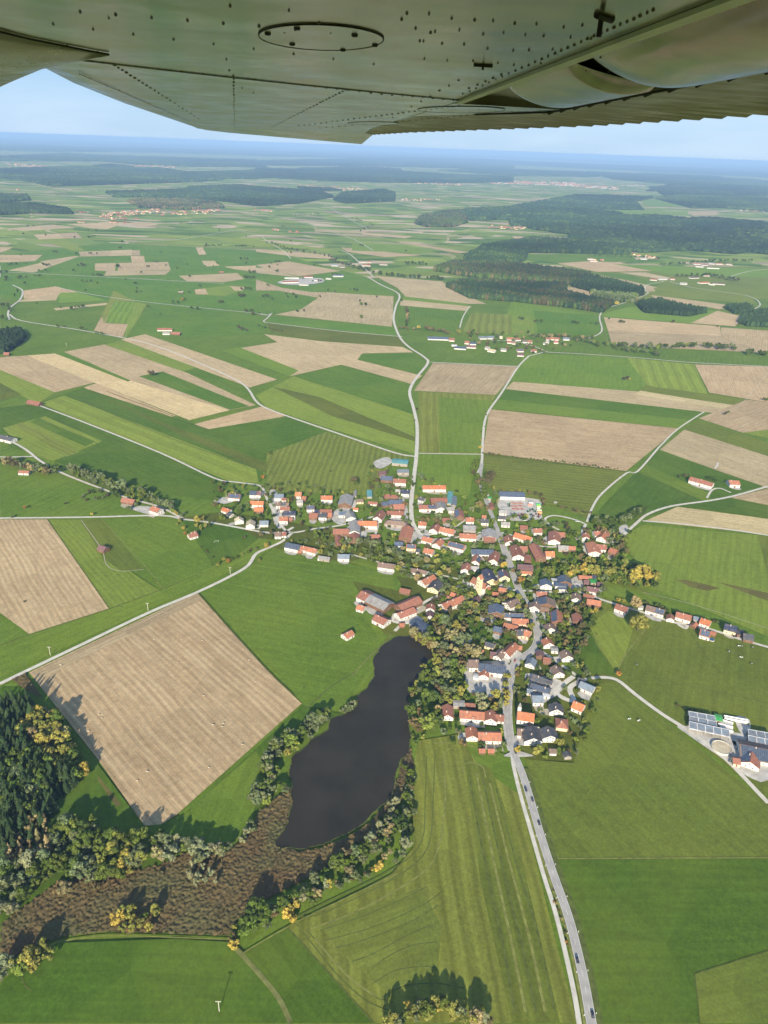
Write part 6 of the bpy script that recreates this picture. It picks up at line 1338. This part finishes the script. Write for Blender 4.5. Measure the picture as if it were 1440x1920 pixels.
# smooth outer part between hinge and aileron
mid = MB(); mid.loft([[V3(s, interp(s, HG)+.004, .0), V3(s, max(.72-(max(s, 2.4)-2.4)*.55, interp(s, HG)+.012), .0005), V3(s, max(.72-(max(s, 2.4)-2.4)*.55, interp(s, HG)+.012), .04), V3(s, interp(s, HG)+.004, .04)] for s in (2.30, 2.6, 3, 3.3)]); wmesh('rear_skin', mid, MWG, False, wing)
def bulge(name, s0a, s0b, s1a, s1b, dep):
    mb = MB(); nu, nv = 40, 18; vs = []; hs = []
    for i in range(nu+1):
        u = i/nu; u = 1-(1-u)**1.7
        for j in range(nv+1):
            v = j/nv; c = .432+.285*v; k = v**.8; a = s0a+(s0b-s0a)*k; b = s1a+(s1b-s1a)*k; s = a+(b-a)*u
            e = math.sqrt(max(0, 1-max(0, (u-.86)/.14)**2)); e0 = math.sqrt(max(0, 1-max(0, (.05-u)/.05)**2)) if s0a > .5 else 1
            vs.append(V3(s, c, .012-dep*(math.sin(math.pi*min(v*.98+.02, 1))**.62)*e*e0-.006*e))
    mb.add(vs, [(i*(nv+1)+j, i*(nv+1)+j+1, (i+1)*(nv+1)+j+1, (i+1)*(nv+1)+j) for i in range(nu) for j in range(nv)])
    wmesh(name, mb, MWG, True)
    ed = MB(); pts = [vs[nu*(nv+1)+j] for j in range(nv+1)]
    for p, q in zip(pts, pts[1:]): ed.tube(p, q, .0035, .0035, 6)
    wmesh('seal', ed, MBK, False)
bulge('flap', .2, .2, 1.29, 1.60, .032); bulge('aileron_nose', 1.36, 1.66, 1.80, 2.2, .024)
# dark seams and clips along the front of the corrugated skin
se = MB(); P0 = [V3(s, .722 if s < 2.4 else .722-(s-2.4)*.55, -.0005) for s in [.6+.1*k for k in range(22)]]
for p, q in zip(P0, P0[1:]): se.tube(p, q, .0025, .0025, 5)
wmesh('seam', se, MBK, False, ail)
for k in range(13):
    cl = MB()
    s = 1.05+.115*k; cl.add([V3(s-.009, .718, 0), V3(s+.009, .718, 0), V3(s, .738, 0), V3(s, .722, -.007)], [(0, 1, 3), (1, 2, 3), (2, 0, 3)]); wmesh('clip', cl, MBK, False, ail)
# rivet rows are surface pattern of the skin
rv = MB(); wr = random.Random(4)
def rivet(px, py, r, z=-.0008):
    s, c = wp(px, py)
    if not 0 < s < 7: return
    r *= .8; n = 7; rim = [(r*math.cos(t*6.2832/n), r*math.sin(t*6.2832/n)) for t in range(n)]
    rv.add([V3(s+a, c+b, -.0003) for a, b in rim]+[V3(s+a*.5, c+b*.5, z-.0012) for a, b in rim], [(i, (i+1) % n, n+(i+1) % n, n+i) for i in range(n)]+[tuple(range(n, 2*n))])
def row(x0, y0, x1, y1, n, r=.0032):
    for k in range(n): t = k/(n-1); rivet(x0+(x1-x0)*t+wr.uniform(-.6, .6), y0+(y1-y0)*t+wr.uniform(-.4, .4), r*wr.uniform(.8, 1.2))
row(172, 115, 716, 176, 27, .0042); row(716, 176, 850, 188, 8, .004); row(438, 142, 440, 238, 17, .0042); row(648, 168, 510, 238, 24, .005); row(150, 138, 352, 226, 40, .0045); row(215, 122, 372, 222, 22, .005); row(560, 236, 860, 198, 30, .006); row(600, 240, 900, 214, 26, .005)
row(868, 176, 1225, 18, 30, .003); row(880, 165, 940, 140, 5, .004); row(430, 132, 432, 10, 0 or 2, .003)
row(150, 22, 620, 60, 8, .0028); row(100, 45, 700, 120, 9, .0028); row(860, 150, 700, 240, 10, .004); row(900, 205, 1020, 214, 5, .003)
for i in range(9):
    for j in range(4): rivet(760+i*42+j*14+wr.uniform(-7, 7), 25+j*27+i*3+wr.uniform(-5, 5), wr.uniform(.0018, .0028))
for k in range(14): rivet(wr.uniform(120, 900), wr.uniform(5, 200), wr.uniform(.0016, .003))
skin_mb.mi = 1; skin_mb.add(rv.v, rv.f); wing.data = skin_mb.mesh('wing_skin', [MWG, simple('rivet_grime', (.06, .052, .035), .5, .3, 30)])
lap = MB(); Q = [wp(150+(860-150)*t/24, 113+(188-113)*t/24+2.5*math.sin(t/24*3.14)) for t in range(25)]
for a, b in zip(Q, Q[1:]): lap.add([V3(a[0], a[1], -.0006), V3(b[0], b[1], -.0006), V3(b[0]-.012, b[1], -.0022), V3(a[0]-.012, a[1], -.0022), V3(b[0]-.0125, b[1], -.0002), V3(a[0]-.0125, a[1], -.0002)], [(0, 1, 2, 3), (3, 2, 4, 5)])
wmesh('lap_seam', lap, MWD, False, wing)
# round access cover with screws
cv = MB(); n = 48; E_ = [wp(602+117*math.cos(t*6.2832/n), 68+24*math.sin(t*6.2832/n)+4*math.cos(t*6.2832/n)) for t in range(n)]; cc_ = (sum(e[0] for e in E_)/n, sum(e[1] for e in E_)/n)
cv.add([V3(s, c, -.0015) for s, c in E_]+[V3(s, c, .001) for s, c in E_], [(i, (i+1) % n, n+(i+1) % n, n+i) for i in range(n)]+[tuple(range(n))]); cover = wmesh('access_cover', cv, MWG, False)
rg_ = MB()
for i in range(n):
    a, b = E_[i], E_[(i+1) % n]; rg_.tube(V3(a[0], a[1], -.0012), V3(b[0], b[1], -.0012), .0011, .0011, 5)
wmesh('cover_rim', rg_, MBK, False, cover)
for x, y in ((502, 60), (557, 50), (548, 80), (643, 91), (665, 63), (703, 82)):
    s, c = wp(x, y); sc = MB(); sc.tube(V3(s, c, -.001), V3(s, c, -.004), .0052, .0035, 8); wmesh('screw', sc, MBK, False, cover)
for ox_, oy_, rx_, ry_, nm_ in ((865, 205, 82, 6, 'oval_cover'), (700, 231, 48, 3, 'oval_cover')):
    E2 = [wp(ox_+rx_*math.cos(t*.2618), oy_+ry_*math.sin(t*.2618)) for t in range(24)]
    e2 = MB(); e2.add([V3(s_, c_, -.0012) for s_, c_ in E2]+[V3(s_, c_, .001) for s_, c_ in E2], [(i, (i+1) % 24, 24+(i+1) % 24, 24+i) for i in range(24)]+[tuple(range(24))]); e2.mi = 1
    for i in range(24):
        a, b = E2[i], E2[(i+1) % 24]; e2.tube(V3(a[0], a[1], -.001), V3(b[0], b[1], -.001), .0009, .0009, 4)
    wmesh(nm_, e2, [MWG, MBK], False)
# vents, drain tube
s, c = wp(1128, 30); vt = MB(); vt.tube(V3(s, c, 0), V3(s, c, -.020), .003, .003, 8); vt.tube(V3(s-.012, c-.010, -.001), V3(s+.010, c+.016, -.001), .004, .004, 8); wmesh('drain_tube', vt, MBK, False, wing)
s, c = wp(906, 121); vt = MB(); vt.tube(V3(s, c-.016, -.001), V3(s, c+.016, -.001), .003, .003, 8); vt.tube(V3(s, c, 0), V3(s, c, -.008), .002, .002, 6); wmesh('vent', vt, MBK, False, wing)
# fairing of the wing strut at the left
def near_pt(px, py, k):  # a point at the fraction k of the way to the wing plane
    s_, c_ = wp(px, py); return (WP(s_, c_)*k)-ORG
fa = [(-160, 12), (-80, 36), (0, 60), (60, 74), (120, 86), (170, 96), (204, 102)]; fb = [(-160, 250), (-60, 196), (0, 163), (34, 148), (78, 130), (135, 118), (206, 104)]; kf = [.80, .81, .83, .86, .90, .95, .995]
st = MB(); rings = []
for (ax, ay), (bx, by), kq in zip(fa, fb, kf):
    r = []
    for t in range(7):
        u = t/6; x = ax+(bx-ax)*u; y = ay+(by-ay)*u; k_ = 1-(1-kq)*math.sin(u*math.pi/2)**.8 if u > 0 else .998; r.append(tuple(near_pt(x, y, k_)))
    e = near_pt(bx-6, by+2, kq); r.append(tuple(e+WN*.03-WC*.01)); r.append(tuple(Vector(r[0])+WN*.02-WC*.05)); rings.append(r)
MST = wing_material('strut_paint', (.14, .138, .10), .25, .4)
st.loft(rings); so = wmesh('strut_fairing', st, MST, True)
rm = MB(); cA = [near_pt(-30+38*math.sin(a)+14, 150-38*math.cos(a)*.85+4, .6) for a in [k*.22 for k in range(15)]]
for p, q in zip(cA, cA[1:]): rm.tube(p, q, .0018, .0018, 6)
ln = MB(); cA = [near_pt(x, y, .985) for x, y in fa]
for p, q in zip(cA, cA[1:]): ln.tube(p, q, .0016, .0016, 6)
wmesh('root_seam', ln, MBK, False, so)
tag(plane_root, 'underside of an aeroplane wing reaching overhead along the top edge', 'aeroplane')

# ---------------------------------------------------------------- air
hm = bpy.data.materials.new('haze_air'); hm.use_nodes = True; hn = hm.node_tree; hn.nodes.clear(); ho = hn.nodes.new('ShaderNodeOutputMaterial'); hv = hn.nodes.new('ShaderNodeVolumePrincipled')
hv.inputs['Color'].default_value = (.42, .66, 1.0, 1); hv.inputs['Density'].default_value = HAZE_D; hv.inputs['Anisotropy'].default_value = -.08
hn.links.new(hv.outputs[0], ho.inputs['Volume'])
hb = MB(); hb.box(-160000, 160000, -70000, 160000, -1, 453.0)
hz = hb.build('haze', hm); tag(hz, kind='stuff')
flush_labels()
bpy.context.view_layer.update()
